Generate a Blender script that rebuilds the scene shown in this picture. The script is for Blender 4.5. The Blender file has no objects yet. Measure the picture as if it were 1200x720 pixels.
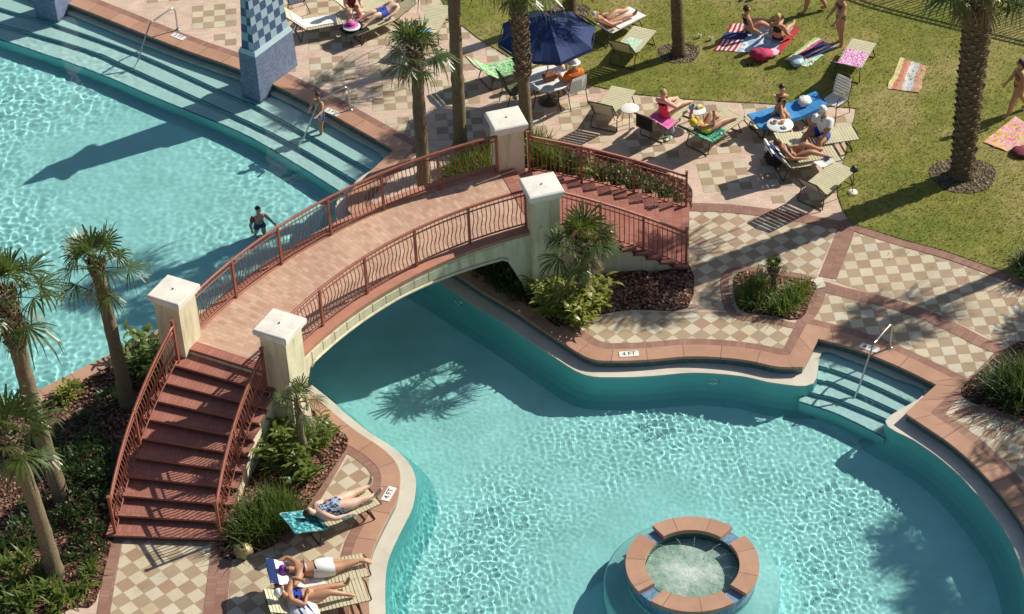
import bpy, bmesh, math, random
from mathutils import Vector, Matrix, noise
from mathutils.geometry import tessellate_polygon

random.seed(7)
sc = bpy.context.scene
COL = sc.collection
PI = math.pi
R = math.radians

# ------------------------------------------------------------------ camera geometry
FPX, PITCH, ROLL, CAMH = 2700.0, 0.67837102, -0.04334976, 33.5148
_c, _s = math.cos(PITCH), math.sin(PITCH)
_R0 = Matrix(((1, 0, 0), (0, -_s, -_c), (0, _c, -_s)))
_cr, _sr = math.cos(ROLL), math.sin(ROLL)
CR = Matrix(((_cr, -_sr, 0), (_sr, _cr, 0), (0, 0, 1))) @ _R0
CRT = CR.transposed()
EYE = Vector((0, 0, CAMH))
WL = -0.215          # water level
SUN_AZ, SUN_EL = R(27.0), R(35.0)
SUND = Vector((math.cos(SUN_AZ) * math.cos(SUN_EL), math.sin(SUN_AZ) * math.cos(SUN_EL), math.sin(SUN_EL)))


def G(x, y, z=0.0):
    """world point at height z seen at photo pixel (x, y)"""
    d = CRT @ Vector(((x - 600) / FPX, (y - 360) / FPX, 1))
    t = (z - CAMH) / d.z
    return EYE + d * t


def GW(x, y, z):
    """the same for a point under the water surface (refracted)"""
    p = G(x, y, WL)
    d = (p - EYE).normalized()
    eta = 1 / 1.33
    ci = -d.z
    k = 1 - eta * eta * (1 - ci * ci)
    t = d * eta + Vector((0, 0, 1)) * (eta * ci - math.sqrt(k))
    return p + t * ((z - WL) / t.z)


def above(base, px, py):
    """point with base's depth that projects to (px, py): (top of a trunk standing at base)"""
    lo, hi = 0.0, 25.0
    for _ in range(60):
        m = (lo + hi) / 2
        if G(px, py, m).y > base.y:
            lo = m
        else:
            hi = m
    return G(px, py, lo)


# ------------------------------------------------------------------ mesh builder
class MB:
    def __init__(self):
        self.v, self.f, self.m, self.uv, self.sm = [], [], [], {}, []

    def face(self, idx, mat=0, uv=None, smooth=False):
        self.f.append(list(idx)); self.m.append(mat); self.sm.append(smooth)
        if uv: self.uv[len(self.f) - 1] = uv

    def quad(self, a, b, c, d, mat=0, uv=None, smooth=False):
        n = len(self.v); self.v += [Vector(a), Vector(b), Vector(c), Vector(d)]
        self.face((n, n + 1, n + 2, n + 3), mat, uv, smooth)

    def tri(self, a, b, c, mat=0):
        n = len(self.v); self.v += [Vector(a), Vector(b), Vector(c)]
        self.face((n, n + 1, n + 2), mat)

    def box(self, c, s, M=None, mat=0, bev=0.0):
        c = Vector(c); hx, hy, hz = s[0] / 2, s[1] / 2, s[2] / 2
        n = len(self.v)
        if bev <= 0:
            P = [Vector((x, y, z)) for z in (-hz, hz) for (x, y) in ((-hx, -hy), (hx, -hy), (hx, hy), (-hx, hy))]
            if M is not None: P = [M @ p for p in P]
            self.v += [p + c for p in P]
            for q in ((3, 2, 1, 0), (4, 5, 6, 7), (0, 1, 5, 4), (1, 2, 6, 5), (2, 3, 7, 6), (3, 0, 4, 7)):
                self.face([n + i for i in q], mat)
        else:
            b = min(bev, hx * .9, hy * .9, hz * .9)
            rings = [(hx - b, hy - b, -hz), (hx, hy, -hz + b), (hx, hy, hz - b), (hx - b, hy - b, hz)]
            for (x, y, z) in rings:
                P = [Vector((-x, -y, z)), Vector((x, -y, z)), Vector((x, y, z)), Vector((-x, y, z))]
                if M is not None: P = [M @ p for p in P]
                self.v += [p + c for p in P]
            self.face([n + 3, n + 2, n + 1, n], mat)
            for k in range(3):
                for i in range(4):
                    j = (i + 1) % 4
                    self.face([n + 4 * k + i, n + 4 * k + j, n + 4 * k + 4 + j, n + 4 * k + 4 + i], mat)
            self.face([n + 12, n + 13, n + 14, n + 15], mat)

    def tube(self, pts, r, n=6, mat=0, cap=True, smooth=True):
        pts = [Vector(p) for p in pts]
        rr = r if isinstance(r, (list, tuple)) else [r] * len(pts)
        base = len(self.v); up = None
        for i, p in enumerate(pts):
            t = (pts[min(i + 1, len(pts) - 1)] - pts[max(i - 1, 0)])
            t = t.normalized() if t.length > 1e-9 else Vector((0, 0, 1))
            if up is None:
                up = Vector((0, 0, 1)) if abs(t.z) < .9 else Vector((1, 0, 0))
            a = up - t * up.dot(t)
            if a.length < 1e-5: a = t.orthogonal()
            a.normalize(); b = t.cross(a); up = a
            for k in range(n):
                an = 2 * PI * (k + .5) / n
                self.v.append(p + (a * math.cos(an) + b * math.sin(an)) * rr[i])
        for i in range(len(pts) - 1):
            for k in range(n):
                q = (k + 1) % n
                self.face([base + i * n + k, base + i * n + q, base + (i + 1) * n + q, base + (i + 1) * n + k], mat, None, smooth)
        if cap:
            self.face([base + k for k in range(n)][::-1], mat)
            self.face([base + (len(pts) - 1) * n + k for k in range(n)], mat)

    def lathe(self, prof, c=(0, 0, 0), n=24, mat=0, smooth=True, close=False):
        c = Vector(c); base = len(self.v)
        for (r, z) in prof:
            for k in range(n):
                a = 2 * PI * k / n
                self.v.append(c + Vector((r * math.cos(a), r * math.sin(a), z)))
        for i in range(len(prof) - 1):
            for k in range(n):
                q = (k + 1) % n
                self.face([base + i * n + k, base + i * n + q, base + (i + 1) * n + q, base + (i + 1) * n + k], mat, None, smooth)

    def disc(self, c, r, n=24, mat=0, ry=None):
        c = Vector(c); b = len(self.v)
        for k in range(n):
            a = 2 * PI * k / n
            self.v.append(c + Vector((r * math.cos(a), (ry or r) * math.sin(a), 0)))
        self.face([b + k for k in range(n)], mat)

    def ell(self, c, s, M=None, n=10, m=7, mat=0, nz=0.0, keep=None):
        c = Vector(c); b = len(self.v); P = []
        for i in range(m + 1):
            ph = PI * i / m - PI / 2
            for k in range(n):
                a = 2 * PI * k / n
                u = Vector((math.cos(ph) * math.cos(a), math.cos(ph) * math.sin(a), math.sin(ph)))
                p = Vector((u.x * s[0], u.y * s[1], u.z * s[2]))
                if nz: p *= 1 + nz * noise.noise(u * 2.5 + c * 3)
                P.append(u)
                if M is not None: p = M @ p
                self.v.append(p + c)
        for i in range(m):
            for k in range(n):
                q = (k + 1) % n
                ids = [i * n + k, i * n + q, (i + 1) * n + q, (i + 1) * n + k]
                if keep and not keep(sum((P[j] for j in ids), Vector()) / 4): continue
                self.face([b + j for j in ids], mat, None, True)

    def poly(self, pts, z=None, mat=0, uvf=None):
        """flat polygon (concave ok)"""
        P = [Vector((p[0], p[1], p[2] if z is None else z)) for p in pts]
        b = len(self.v); self.v += P
        for t in tessellate_polygon([P]):
            q = list(t)
            n = (P[q[1]] - P[q[0]]).cross(P[q[2]] - P[q[0]])
            if n.length < 1e-9: continue
            if n.z < 0: q.reverse()
            self.face([b + i for i in q], mat, [uvf(P[i]) for i in q] if uvf else None)

    def prism(self, pts, z0, z1, mat=0, top=None, uvf=None):
        """solid on a polygon; z1 may be a list"""
        self.poly(pts, z1, mat if top is None else top, uvf)
        A = [Vector((p[0], p[1], z1)) for p in pts]; B = [Vector((p[0], p[1], z0)) for p in pts]
        ar = sum(A[i].x * A[(i + 1) % len(A)].y - A[(i + 1) % len(A)].x * A[i].y for i in range(len(A)))
        for i in range(len(A)):
            j = (i + 1) % len(A)
            if ar > 0: self.quad(B[i], B[j], A[j], A[i], mat)
            else: self.quad(B[j], B[i], A[i], A[j], mat)

    def build(self, name, mats, parent=None, org=None, smooth=None):
        me = bpy.data.meshes.new(name)
        if org is None and parent is not None and parent.get('_w'): org = parent.location
        V = [v - org for v in self.v] if org is not None else self.v
        me.from_pydata([tuple(v) for v in V], [], self.f)
        if not isinstance(mats, (list, tuple)): mats = [mats]
        for m in mats: me.materials.append(m)
        me.polygons.foreach_set('material_index', self.m)
        me.polygons.foreach_set('use_smooth', self.sm if smooth is None else [smooth] * len(self.f))
        if self.uv:
            L = me.uv_layers.new(name='UVMap')
            for fi, uv in self.uv.items():
                for k, li in enumerate(me.polygons[fi].loop_indices): L.data[li].uv = uv[k]
        me.update()
        o = bpy.data.objects.new(name, me); COL.objects.link(o)
        if parent is not None: o.parent = parent
        if parent is None and org is not None: o.location = org
        return o


def tag(o, label=None, cat=None, group=None, kind=None):
    if label: o['label'] = label
    if cat: o['category'] = cat
    if group: o['group'] = group
    if kind: o['kind'] = kind
    return o


def thing(name, label, cat, loc=(0, 0, 0), rz=0.0, group=None, world=False):
    o = bpy.data.objects.new(name, None); COL.objects.link(o)
    o.empty_display_size = .2
    o.location = loc; o.rotation_euler = (0, 0, rz)
    tag(o, label, cat, group)
    if world: o['_w'] = 1     # parts are given in world coordinates
    return o


def copy_tree(o, parent=None):
    c = o.copy(); COL.objects.link(c)
    if parent is not None: c.parent = parent
    for ch in list(o.children): copy_tree(ch, c)
    return c


def structure(o): return tag(o, kind='structure')


def receiver(o):
    o.cycles.is_caustics_receiver = True
    for c in o.children: receiver(c)
    return o


def catmull(P, corner, sub=4, closed=True):
    """smooth a polyline, keeping flagged corners sharp; works on tuples of Vectors"""
    n = len(P); out = []
    for i in range(n if closed else n - 1):
        p1, p2 = P[i], P[(i + 1) % n]
        p0 = P[i - 1] if (closed or i > 0) else p1
        p3 = P[(i + 2) % n] if (closed or i + 2 < n) else p2
        if corner[i]: p0 = p1 - (p2 - p1)
        if corner[(i + 1) % n]: p3 = p2 + (p2 - p1)
        for k in range(sub):
            t = k / sub
            out.append(.5 * ((2 * p1) + (p2 - p0) * t + (2 * p0 - 5 * p1 + 4 * p2 - p3) * t * t + (3 * p1 - p0 - 3 * p2 + p3) * t ** 3))
    if not closed: out.append(P[-1].copy())
    return out


def offset(P, d, lim=2.0):
    """closed loop moved sideways by d (or list d) to its left"""
    n = len(P); out = []
    for i in range(n):
        a = (P[i] - P[i - 1]); b = (P[(i + 1) % n] - P[i])
        a = Vector((a.x, a.y)); b = Vector((b.x, b.y))
        a.normalize(); b.normalize()
        na, nb = Vector((-a.y, a.x)), Vector((-b.y, b.x))
        m = na + nb
        if m.length < 1e-6: m = na
        m.normalize()
        dd = d[i] if isinstance(d, list) else d
        k = dd * min(lim, 1 / max(.2, m.dot(na)))
        out.append(Vector((P[i].x + m.x * k, P[i].y + m.y * k, P[i].z)))
    return out


def inside(x, y, poly):
    c = False; j = len(poly) - 1
    for i in range(len(poly)):
        yi, yj = poly[i].y, poly[j].y
        if (yi > y) != (yj > y) and x < (poly[j].x - poly[i].x) * (y - yi) / (yj - yi) + poly[i].x: c = not c
        j = i
    return c


# ------------------------------------------------------------------ materials
def newmat(name):
    m = bpy.data.materials.new(name); m.use_nodes = True
    nt = m.node_tree
    return m, nt, nt.nodes['Principled BSDF']


class N:
    """tiny node helper"""
    def __init__(self, nt): self.nt = nt
    def add(self, t, **kw):
        n = self.nt.nodes.new(t)
        for k, v in kw.items(): setattr(n, k, v)
        return n
    def link(self, a, b): self.nt.links.new(a, b)
    def coords(self, which='Object', scale=1.0, rot=0.0, warp=0.0):
        tc = self.add('ShaderNodeTexCoord'); mp = self.add('ShaderNodeMapping')
        mp.inputs['Scale'].default_value = (scale, scale, scale) if not isinstance(scale, tuple) else scale
        mp.inputs['Rotation'].default_value = (0, 0, rot)
        self.link(tc.outputs[which], mp.inputs['Vector'])
        return mp.outputs['Vector']
    def world(self):
        return self.add('ShaderNodeNewGeometry').outputs['Position']
    def noise(self, vec, scale, detail=4, rough=.6):
        n = self.add('ShaderNodeTexNoise'); n.inputs['Scale'].default_value = scale
        n.inputs['Detail'].default_value = detail; n.inputs['Roughness'].default_value = rough
        if vec is not None: self.link(vec, n.inputs['Vector'])
        return n.outputs['Fac']
    def ramp(self, fac, stops, const=False):
        r = self.add('ShaderNodeValToRGB'); e = r.color_ramp.elements
        if const: r.color_ramp.interpolation = 'CONSTANT'
        while len(e) > 1: e.remove(e[-1])
        for i, (p, c) in enumerate(stops):
            if i == 0: e[0].position = p; x = e[0]
            else: x = e.new(p)
            x.color = (*c, 1) if len(c) == 3 else c
        self.link(fac, r.inputs['Fac'])
        return r.outputs['Color']
    def mix(self, fac, a, b, mode='MIX'):
        m = self.add('ShaderNodeMix', data_type='RGBA', blend_type=mode)
        for s, v in ((0, fac), (6, a), (7, b)):
            if hasattr(v, 'type') and hasattr(v, 'node'): self.link(v, m.inputs[s])
            elif s == 0: m.inputs[0].default_value = v
            else: m.inputs[s].default_value = (*v, 1)
        return m.outputs[2]
    def math(self, op, a, b=None):
        m = self.add('ShaderNodeMath', operation=op)
        for s, v in ((0, a), (1, b)):
            if v is None: continue
            if hasattr(v, 'node'): self.link(v, m.inputs[s])
            else: m.inputs[s].default_value = v
        return m.outputs[0]
    def bump(self, h, bsdf, strength=.3, dist=.02):
        b = self.add('ShaderNodeBump'); b.inputs['Strength'].default_value = strength; b.inputs['Distance'].default_value = dist
        self.link(h, b.inputs['Height']); self.link(b.outputs['Normal'], bsdf.inputs['Normal'])


def mat_plain(name, c, rough=.6, var=.12, scale=6.0, metal=0.0, spec=None, bump=0.0, c2=None, space='Object'):
    m, nt, b = newmat(name); n = N(nt)
    v = n.coords(space)
    f = n.noise(v, scale)
    lo = tuple(x * (1 - var) for x in c); hi = c2 or tuple(min(1, x * (1 + var)) for x in c)
    n.link(n.ramp(f, [(.3, lo), (.7, hi)]), b.inputs['Base Color'])
    b.inputs['Roughness'].default_value = rough; b.inputs['Metallic'].default_value = metal
    if spec is not None: b.inputs['Specular IOR Level'].default_value = spec
    if bump: n.bump(n.noise(v, scale * 6), b, bump, .02)
    return m


def mat_leaf(name, c1, c2, rough=.45, trans=.25, scale=3.0, spec=.4):
    m, nt, b = newmat(name); n = N(nt)
    rnd = n.add('ShaderNodeObjectInfo')
    v = n.coords('Object'); f = n.noise(v, scale, 3)
    col = n.ramp(f, [(.3, c1), (.72, c2)])
    n.link(col, b.inputs['Base Color']); b.inputs['Roughness'].default_value = rough
    b.inputs['Specular IOR Level'].default_value = spec
    t = n.add('ShaderNodeBsdfTranslucent'); n.link(n.mix(.5, col, (.35, .5, .05)), t.inputs['Color'])
    mx = n.add('ShaderNodeMixShader'); mx.inputs[0].default_value = trans
    n.link(b.outputs[0], mx.inputs[1]); n.link(t.outputs[0], mx.inputs[2])
    n.link(mx.outputs[0], nt.nodes['Material Output'].inputs['Surface'])
    return m


def mat_checker():
    """cream and tan patio tiles; UV in tiles"""
    m, nt, b = newmat('patio_tile'); n = N(nt)
    tc = n.add('ShaderNodeTexCoord'); uv = tc.outputs['UV']
    sp = n.add('ShaderNodeSeparateXYZ'); n.link(uv, sp.inputs[0])
    fx, fy = n.math('FLOOR', sp.outputs[0]), n.math('FLOOR', sp.outputs[1])
    par = n.math('FLOORED_MODULO', n.math('ADD', fx, fy), 2.0)
    cb = n.add('ShaderNodeCombineXYZ'); n.link(fx, cb.inputs[0]); n.link(fy, cb.inputs[1])
    wn = n.add('ShaderNodeTexWhiteNoise', noise_dimensions='2D'); n.link(cb.outputs[0], wn.inputs['Vector'])
    light = n.ramp(wn.outputs['Value'], [(0, (.58, .50, .36)), (.5, (.65, .575, .42)), (.85, (.62, .57, .46)), (1, (.58, .47, .31))])
    dark = n.ramp(wn.outputs['Value'], [(0, (.39, .295, .195)), (.5, (.44, .335, .225)), (.8, (.40, .30, .21)), (1, (.41, .27, .19))])
    col = n.mix(par, light, dark)
    pos = n.world()
    st = n.noise(pos, 1.1, 5, .65)
    col = n.mix(1.0, col, n.ramp(st, [(.28, (.72, .70, .67)), (.45, (.93, .92, .90)), (.62, (1, 1, 1))]), 'MULTIPLY')
    fine = n.noise(pos, 30, 3)
    col = n.mix(1.0, col, n.ramp(fine, [(.3, (.9, .89, .87)), (.7, (1.04, 1.03, 1.02))]), 'MULTIPLY')
    gx = n.math('ABSOLUTE', n.math('SUBTRACT', n.math('FRACT', sp.outputs[0]), .5))
    gy = n.math('ABSOLUTE', n.math('SUBTRACT', n.math('FRACT', sp.outputs[1]), .5))
    gr = n.math('GREATER_THAN', n.math('MAXIMUM', gx, gy), .478)
    col = n.mix(n.math('MULTIPLY', gr, .6), col, (.30, .22, .15))
    n.link(col, b.inputs['Base Color']); b.inputs['Roughness'].default_value = .75
    b.inputs['Specular IOR Level'].default_value = .3
    return m


def mat_brick(name, c1, c2, mortar, coord='world', scale=1.0, rot=0.0, bw=.2, bh=.1, rough=.8):
    m, nt, b = newmat(name); n = N(nt)
    if coord == 'world':
        mp = n.add('ShaderNodeMapping'); n.link(n.world(), mp.inputs['Vector']); mp.inputs['Rotation'].default_value = (0, 0, rot)
        v = mp.outputs['Vector']
    else:
        v = n.add('ShaderNodeTexCoord').outputs['UV']
    br = n.add('ShaderNodeTexBrick'); n.link(v, br.inputs['Vector'])
    br.inputs['Scale'].default_value = scale; br.inputs['Brick Width'].default_value = bw; br.inputs['Row Height'].default_value = bh
    br.inputs['Mortar Size'].default_value = .006; br.inputs['Color1'].default_value = (*c1, 1); br.inputs['Color2'].default_value = (*c2, 1)
    br.inputs['Mortar'].default_value = (*mortar, 1); br.inputs['Bias'].default_value = 0
    st = n.noise(n.world(), .9, 6, .7)
    col = n.mix(1.0, br.outputs['Color'], n.ramp(st, [(.3, (.78, .76, .75)), (.65, (1.05, 1.04, 1.02))]), 'MULTIPLY')
    n.link(col, b.inputs['Base Color']); b.inputs['Roughness'].default_value = rough
    b.inputs['Specular IOR Level'].default_value = .3
    n.bump(br.outputs['Fac'], b, .4, -.004)
    return m


def mat_slab(name, c1, c2, joint, every=.8, rough=.7):
    """coping slabs; U runs in metres along the edge"""
    m, nt, b = newmat(name); n = N(nt)
    sp = n.add('ShaderNodeSeparateXYZ'); n.link(n.add('ShaderNodeTexCoord').outputs['UV'], sp.inputs[0])
    u = n.math('DIVIDE', sp.outputs[0], every)
    wn = n.add('ShaderNodeTexWhiteNoise', noise_dimensions='1D'); n.link(n.math('FLOOR', u), wn.inputs['W'])
    col = n.ramp(wn.outputs['Value'], [(0, c1), (1, c2)])
    st = n.noise(n.world(), 1.6, 6, .7)
    col = n.mix(1.0, col, n.ramp(st, [(.3, (.82, .80, .78)), (.65, (1.05, 1.04, 1.03))]), 'MULTIPLY')
    j = n.math('LESS_THAN', n.math('FRACT', u), .02 / every)
    col = n.mix(n.math('MULTIPLY', j, .8), col, joint)
    n.link(col, b.inputs['Base Color']); b.inputs['Roughness'].default_value = rough
    b.inputs['Specular IOR Level'].default_value = .3
    return m


def mat_mosaic(name, cols, size, grout, rough=.2, check=None, space='Object', spec=.5):
    """small glazed tiles; check=(c1,c2,size) makes a big chequer of them"""
    m, nt, b = newmat(name); n = N(nt)
    v = n.add('ShaderNodeTexCoord').outputs['UV']
    sp = n.add('ShaderNodeSeparateXYZ'); n.link(v, sp.inputs[0])
    ux, uy = n.math('DIVIDE', sp.outputs[0], size), n.math('DIVIDE', sp.outputs[1], size)
    cb = n.add('ShaderNodeCombineXYZ'); n.link(n.math('FLOOR', ux), cb.inputs[0]); n.link(n.math('FLOOR', uy), cb.inputs[1])
    wn = n.add('ShaderNodeTexWhiteNoise', noise_dimensions='2D'); n.link(cb.outputs[0], wn.inputs['Vector'])
    if check:
        c1, c2 = check
        par = n.math('FLOORED_MODULO', n.math('ADD', n.math('FLOOR', ux), n.math('FLOOR', uy)), 2.0)
        col = n.mix(par, c1, c2)
        col = n.mix(1.0, col, n.ramp(wn.outputs['Value'], [(0, (.85, .85, .87)), (1, (1.1, 1.1, 1.1))]), 'MULTIPLY')
    else:
        col = n.ramp(wn.outputs['Value'], [(i / max(1, len(cols) - 1), c) for i, c in enumerate(cols)])
    gx = n.math('ABSOLUTE', n.math('SUBTRACT', n.math('FRACT', ux), .5))
    gy = n.math('ABSOLUTE', n.math('SUBTRACT', n.math('FRACT', uy), .5))
    gr = n.math('GREATER_THAN', n.math('MAXIMUM', gx, gy), .46 if not check else .485)
    col = n.mix(n.math('MULTIPLY', gr, .7), col, grout)
    n.link(col, b.inputs['Base Color']); b.inputs['Roughness'].default_value = rough
    b.inputs['Specular IOR Level'].default_value = spec
    return m


def mat_grass():
    m, nt, b = newmat('lawn_grass'); n = N(nt)
    p = n.world()
    mp = n.add('ShaderNodeMapping'); n.link(p, mp.inputs['Vector']); mp.inputs['Scale'].default_value = (1, 1, 1)
    big = n.noise(mp.outputs[0], .35, 4, .6); mid = n.noise(mp.outputs[0], 2.2, 5, .7); fine = n.noise(mp.outputs[0], 16, 4, .7)
    col = n.ramp(big, [(.36, (.16, .19, .038)), (.5, (.225, .225, .055)), (.62, (.32, .27, .11))])
    col = n.mix(1.0, col, n.ramp(mid, [(.3, (.70, .74, .66)), (.7, (1.18, 1.14, 1.1))]), 'MULTIPLY')
    col = n.mix(1.0, col, n.ramp(fine, [(.3, (.72, .75, .68)), (.5, (1, 1, 1)), (.72, (1.25, 1.2, 1.12))]), 'MULTIPLY')
    n.link(col, b.inputs['Base Color']); b.inputs['Roughness'].default_value = .85
    b.inputs['Specular IOR Level'].default_value = .15
    n.bump(fine, b, .5, .05)
    return m


def mat_mulch(name='mulch', cols=None):
    m, nt, b = newmat(name); n = N(nt)
    p = n.world()
    vo = n.add('ShaderNodeTexVoronoi'); vo.inputs['Scale'].default_value = 17; n.link(p, vo.inputs['Vector'])
    sp = n.add('ShaderNodeSeparateColor'); n.link(vo.outputs['Color'], sp.inputs[0])
    cols = cols or [(0, (.035, .018, .013)), (.4, (.10, .048, .036)), (.75, (.17, .085, .062)), (1, (.34, .22, .17))]
    col = n.ramp(sp.outputs[0], cols)
    n.link(col, b.inputs['Base Color']); b.inputs['Roughness'].default_value = .95
    b.inputs['Specular IOR Level'].default_value = .1
    n.bump(n.math('ADD', vo.outputs['Distance'], n.math('MULTIPLY', n.noise(p, 9), 2.0)), b, 1.0, .06)
    return m


def mat_pattern(name, kind, cols, scale=1.0, rough=.85):
    """printed cloth from UV (0..1)"""
    m, nt, b = newmat(name); n = N(nt)
    uv = n.add('ShaderNodeTexCoord').outputs['UV']
    sp = n.add('ShaderNodeSeparateXYZ'); n.link(uv, sp.inputs[0])
    k = len(cols)
    if kind in ('u', 'v'):
        f = n.math('FRACT', n.math('MULTIPLY', sp.outputs[0 if kind == 'u' else 1], scale))
        col = n.ramp(f, [(i / k, c) for i, c in enumerate(cols)], True)
    elif kind == 'blotch':
        f = n.noise(uv, scale, 2, .5)
        f = n.math('MULTIPLY', n.math('SUBTRACT', f, .3), 2.5)
        col = n.ramp(f, [(i / k, c) for i, c in enumerate(cols)], True)
    elif kind == 'flag':
        st = n.ramp(n.math('FRACT', n.math('MULTIPLY', sp.outputs[0], 15)), [(0, (.45, .03, .05)), (.5, (.72, .68, .68))], True)
        left = n.mix(n.math('LESS_THAN', n.math('ABSOLUTE', n.math('SUBTRACT', sp.outputs[1], .55)), .13), st, (.05, .06, .20))
        rest = n.ramp(n.noise(uv, 3.0, 2), [(0, (.40, .52, .70)), (.48, (.70, .74, .80)), (.6, (.34, .45, .66))], True)
        col = n.mix(n.math('GREATER_THAN', sp.outputs[0], .34), left, rest)
        col = n.mix(n.math('GREATER_THAN', sp.outputs[0], .88), col, (.50, .06, .07))
    n.link(col, b.inputs['Base Color']); b.inputs['Roughness'].default_value = rough
    b.inputs['Specular IOR Level'].default_value = .1
    n.bump(n.noise(uv, 9, 3), b, .5, .03)
    return m


def mat_stucco():
    m, nt, b = newmat('cream_stucco'); n = N(nt); p = n.world()
    mp = n.add('ShaderNodeMapping'); n.link(p, mp.inputs['Vector']); mp.inputs['Scale'].default_value = (6, 6, .7)
    col = n.ramp(n.noise(p, 1.6, 5, .7), [(.3, (.66, .60, .41)), (.65, (.76, .70, .50))])
    col = n.mix(1.0, col, n.ramp(n.noise(mp.outputs[0], 1.0, 5, .7), [(.34, (.74, .72, .66)), (.52, (1, 1, 1))]), 'MULTIPLY')
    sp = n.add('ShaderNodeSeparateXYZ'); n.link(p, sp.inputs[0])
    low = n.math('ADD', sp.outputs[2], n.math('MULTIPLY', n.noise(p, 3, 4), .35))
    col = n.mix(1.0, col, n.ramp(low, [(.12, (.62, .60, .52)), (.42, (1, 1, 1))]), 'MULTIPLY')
    n.link(col, b.inputs['Base Color']); b.inputs['Roughness'].default_value = .88
    b.inputs['Specular IOR Level'].default_value = .2
    n.bump(n.noise(p, 28, 4, .7), b, .5, .01)
    return m


MT = {}
MT['tile'] = mat_checker()
MT['brick_base'] = mat_brick('patio_brick', (.62, .46, .355), (.71, .55, .44), (.56, .42, .33), rot=R(4))
MT['brick_strip'] = mat_brick('brick_strip', (.30, .155, .115), (.37, .215, .165), (.25, .16, .125), 'uv', 1.0, 0, .1, .2)
MT['brick_deck'] = mat_brick('bridge_brick', (.52, .31, .22), (.66, .46, .34), (.50, .34, .25), 'uv', 1.0, 0, .2, .1)
MT['coping'] = mat_slab('coping_slab', (.44, .25, .165), (.51, .305, .21), (.18, .10, .07), .82)
MT['ledge'] = mat_plain('pool_ledge', (.62, .57, .47), .6, .12, 1.5)
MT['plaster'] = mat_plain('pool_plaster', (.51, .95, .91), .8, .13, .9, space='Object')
MT['shaded_plaster'] = mat_plain('pool_shaded_plaster', (.20, .62, .61), .8, .05, .6)  # same plaster darkened: shade of pool walls and step sides put into the colour
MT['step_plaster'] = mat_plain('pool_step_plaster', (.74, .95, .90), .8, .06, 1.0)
MT['navy_edge'] = mat_plain('navy_step_edge', (.03, .10, .17), .3, .2)
MT['stucco'] = mat_stucco()
MT['stucco_line'] = mat_plain('stucco_joint', (.36, .33, .22), .9, .1)
MT['cap'] = mat_plain('white_cap', (.80, .76, .67), .85, .13, 3.5)
MT['red_paint'] = mat_plain('oxide_red_paint', (.31, .098, .06), .45, .18, 9.0, spec=.5)
MT['terracotta'] = mat_plain('terracotta', (.46, .215, .14), .7, .14, 3.0)
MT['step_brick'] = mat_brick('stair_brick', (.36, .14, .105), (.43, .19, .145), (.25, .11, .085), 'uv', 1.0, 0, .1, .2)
MT['shaded_riser_brick'] = mat_brick('shaded_riser_brick', (.15, .05, .042), (.20, .075, .06), (.11, .045, .04), 'uv', 1.0, 0, .1, .2)  # darker copy of the stair brick; shade of risers and nosing undersides painted in
MT['grass'] = mat_grass()
MT['mulch'] = mat_mulch()
MT['mulch_pale'] = mat_mulch('pale_mulch', [(0, (.08, .06, .04)), (.5, (.16, .12, .085)), (1, (.27, .21, .15))])
MT['chrome'] = mat_plain('brushed_steel', (.62, .60, .55), .22, .05, metal=1.0)
MT['straps'] = mat_plain('lounger_straps', (.60, .56, .37), .55, .08, 4.0)
MT['straps_white'] = mat_plain('white_straps', (.74, .72, .64), .55, .06, 4.0)
MT['bronze'] = mat_plain('bronze_tube', (.055, .045, .032), .4, .2, metal=.3)
MT['white_frame'] = mat_plain('white_tube', (.74, .73, .69), .4, .05)
MT['white'] = mat_plain('white_resin', (.80, .79, .75), .45, .04)
MT['white_cloth'] = mat_plain('white_cloth', (.80, .79, .76), .9, .06, 8, bump=.3)
MT['navy_cloth'] = mat_plain('navy_cloth', (.018, .035, .115), .85, .15, 3.0)
MT['umbrella'] = mat_plain('navy_canvas', (.010, .032, .125), .8, .12, 1.5)
MT['blue_cloth'] = mat_plain('bright_blue_cloth', (.05, .28, .62), .9, .15, 5, bump=.3)
MT['royal'] = mat_plain('royal_blue_cloth', (.02, .06, .42), .8, .15, 6)
MT['teal_cloth'] = mat_pattern('teal_print', 'blotch', [(.02, .10, .14), (.03, .25, .28), (.30, .50, .48)], 9)
MT['pink_cloth'] = mat_plain('pink_cloth', (.62, .13, .38), .9, .2, 5)
MT['orange_cloth'] = mat_plain('orange_cloth', (.80, .19, .03), .85, .1, 5)
MT['red_cloth'] = mat_plain('coral_cloth', (.66, .08, .09), .85, .12, 5)
MT['maroon'] = mat_plain('maroon_cloth', (.16, .02, .04), .85, .2, 5)
MT['purple'] = mat_plain('purple_cloth', (.34, .05, .40), .85, .2, 5)
MT['black'] = mat_plain('black_cloth', (.012, .012, .014), .8, .2, 5)
MT['yellow'] = mat_plain('yellow_cloth', (.72, .56, .04), .85, .1, 5)
MT['olive'] = mat_plain('olive_cloth', (.12, .12, .05), .85, .1, 5)
MT['green_print'] = mat_pattern('green_print', 'blotch', [(.06, .32, .09), (.50, .68, .42), (.12, .42, .14), (.60, .70, .56)], 7)
MT['aqua_print'] = mat_pattern('aqua_green_print', 'blotch', [(.02, .22, .22), (.10, .42, .18), (.03, .10, .14), (.45, .55, .40)], 6)
MT['navy_dots'] = mat_pattern('navy_print_swimsuit', 'blotch', [(.03, .06, .16), (.40, .46, .55), (.04, .08, .20)], 4)
MT['navy_white'] = mat_pattern('navy_white_stripe', 'u', [(.74, .74, .72), (.02, .04, .13), (.02, .04, .13), (.74, .74, .72)], 1)
MT['pink_zebra'] = mat_pattern('pink_zebra_print', 'blotch', [(.48, .10, .36), (.75, .62, .66), (.55, .08, .42), (.78, .70, .70)], 10)
MT['flag_towel'] = mat_pattern('striped_beach_towel', 'flag', [(1, 1, 1)])
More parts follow.
